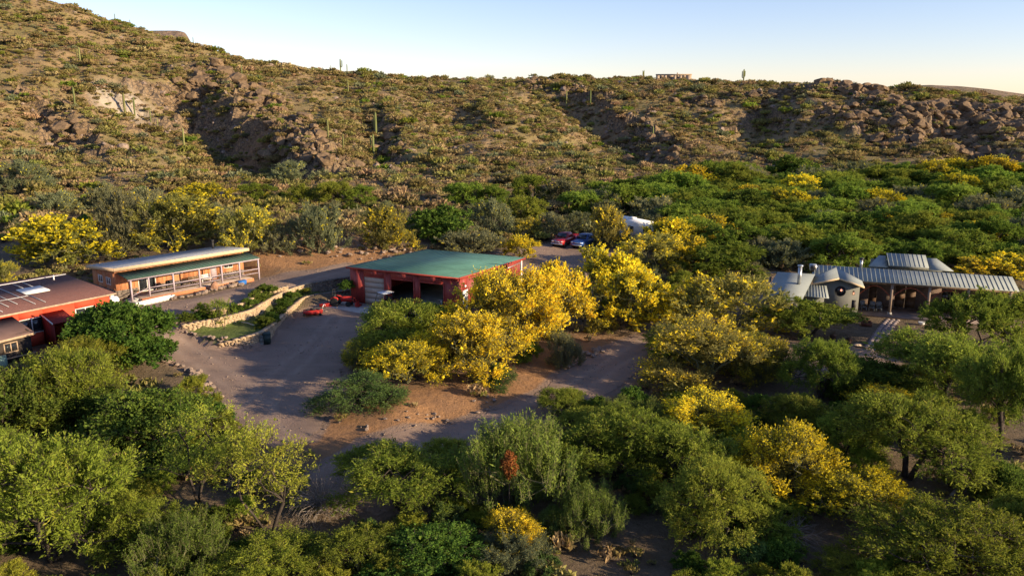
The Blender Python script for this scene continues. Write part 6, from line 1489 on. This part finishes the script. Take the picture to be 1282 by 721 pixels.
t = thing('upright_boulder', 'upright reddish boulder standing by the orange house porch', 'boulder', (*ol(8.4, -2.9), OR_Z - .1), .3)
ob = bpy.data.objects.new('boulder_body', rock_mesh('boulder_body', 77, plain('reddish_rock', (.30, .16, .10), .9, 0, .25, 3, .4))); COL.objects.link(ob); ob.parent = t; ob.scale = (.8, .7, 1.7); ob.location = (0, 0, .5)
t.rotation_euler = (.1, 0, .3)
# dead grey brush beside the bent trunk
def dead_brush(u, v, w, hgt, n, label, seed, mat=GREYTWIG):
    p = hit(u, v); t = thing('dead_brush', label, 'dead brush', tuple(p)); g_ = np.random.default_rng(seed)
    A, B, R0, R1 = [], [], [], []
    for i in range(n):
        a = g_.uniform(0, 6.28); q = g_.normal(size=3) * .15; q[2] = abs(q[2]); d = np.array([math.cos(a), math.sin(a), g_.uniform(.3, 1.3)]); r_ = .022
        for k in range(5):
            e = q + d / np.linalg.norm(d) * g_.uniform(.14, .26) * w; e[2] = max(e[2], .03); A.append(q); B.append(e); R0.append(r_); R1.append(r_ * .75); r_ *= .75; q = e; d = d + g_.normal(size=3) * .35 + np.array([0, 0, -.28])
    B_ = np.array(B); V, F_ = tubes(np.array(A), B_, R0, R1, 3); V[:, 2] *= hgt / max(V[:, 2].max(), .1)
    tag(mesh_obj('twigs', V, F_, mat, t), kind='stuff'); MB().tube((0, 0, -.1), (.05, 0, .4), .07, .05, 7).build('stump', BARK, t)
dead_brush(405, 640, 2.1, 2.6, 330, 'tangle of dead grey twigs spilling beside the bent dark trunk', 1)
dead_brush(985, 672, 1.8, 1.2, 160, 'dead twigs under the sprawling golden palo verde', 2)
dead_brush(520, 662, 1.3, 1.2, 130, 'bare twigs beneath the open mesquite', 3)
dead_brush(300, 610, 1.4, 1.4, 120, 'bare twigs inside the thin yellow-green mesquite', 4)
# rust brown dead clump in the desert broom
p = hit(640, 655); t = thing('dead_clump', 'rust-brown egg-shaped dead clump lodged in the tall desert broom', 'dead clump', (p[0] - .1, p[1] - 1.0, p[2] + 3.3))
g_ = np.random.default_rng(9); n = 2600; d = g_.normal(size=(n, 3)); d /= np.linalg.norm(d, axis=1, keepdims=True); P = d * (g_.uniform(.3, 1, n) ** .4)[:, None] * np.array([.42, .4, .72]) * (1 + .35 * pnoise(d[:, 0] * 2.3 + 4, d[:, 2] * 2.3 + d[:, 1]))[:, None] + np.array([0, 0, .6])
A = g_.normal(size=(n, 3)) + d; A /= np.linalg.norm(A, axis=1, keepdims=True); B = np.cross(A, d); B /= np.maximum(np.linalg.norm(B, axis=1, keepdims=True), 1e-6)
V = np.stack([P - A * .07, P + B * .025, P + A * .07, P - B * .025], 1).reshape(-1, 3); ob = mesh_obj('dry_leaves', V, np.arange(4 * n).reshape(-1, 4), RUST, t); add_attr(ob, 'tint', g_.random(n), 'FACE'); ob['kind'] = 'stuff'
MB().tube((0, 1.0, -3.3), (0, 0, .5), .04, .03, 6).build('stem', BARK, t)
# fallen dead trunk on the open ground to the right
t = thing('fallen_branch', 'bleached fallen branch on the open ground right of the golden palo verde', 'branch', tuple(hit(1190, 622)), .4)
m = MB(); q_ = [(0, 0, .05), (.6, .1, .35), (1.2, .0, .6), (1.9, .25, .75)]
for a, b, r_ in zip(q_[:-1], q_[1:], (.11, .08, .05)): m.tube(a, b, r_, r_ * .75, 7)
m.build('main_limb', GREYTWIG, t); MB().tube((.6, .1, .35), (.8, -.5, .8), .06, .02, 6).build('side_limb', GREYTWIG, t)
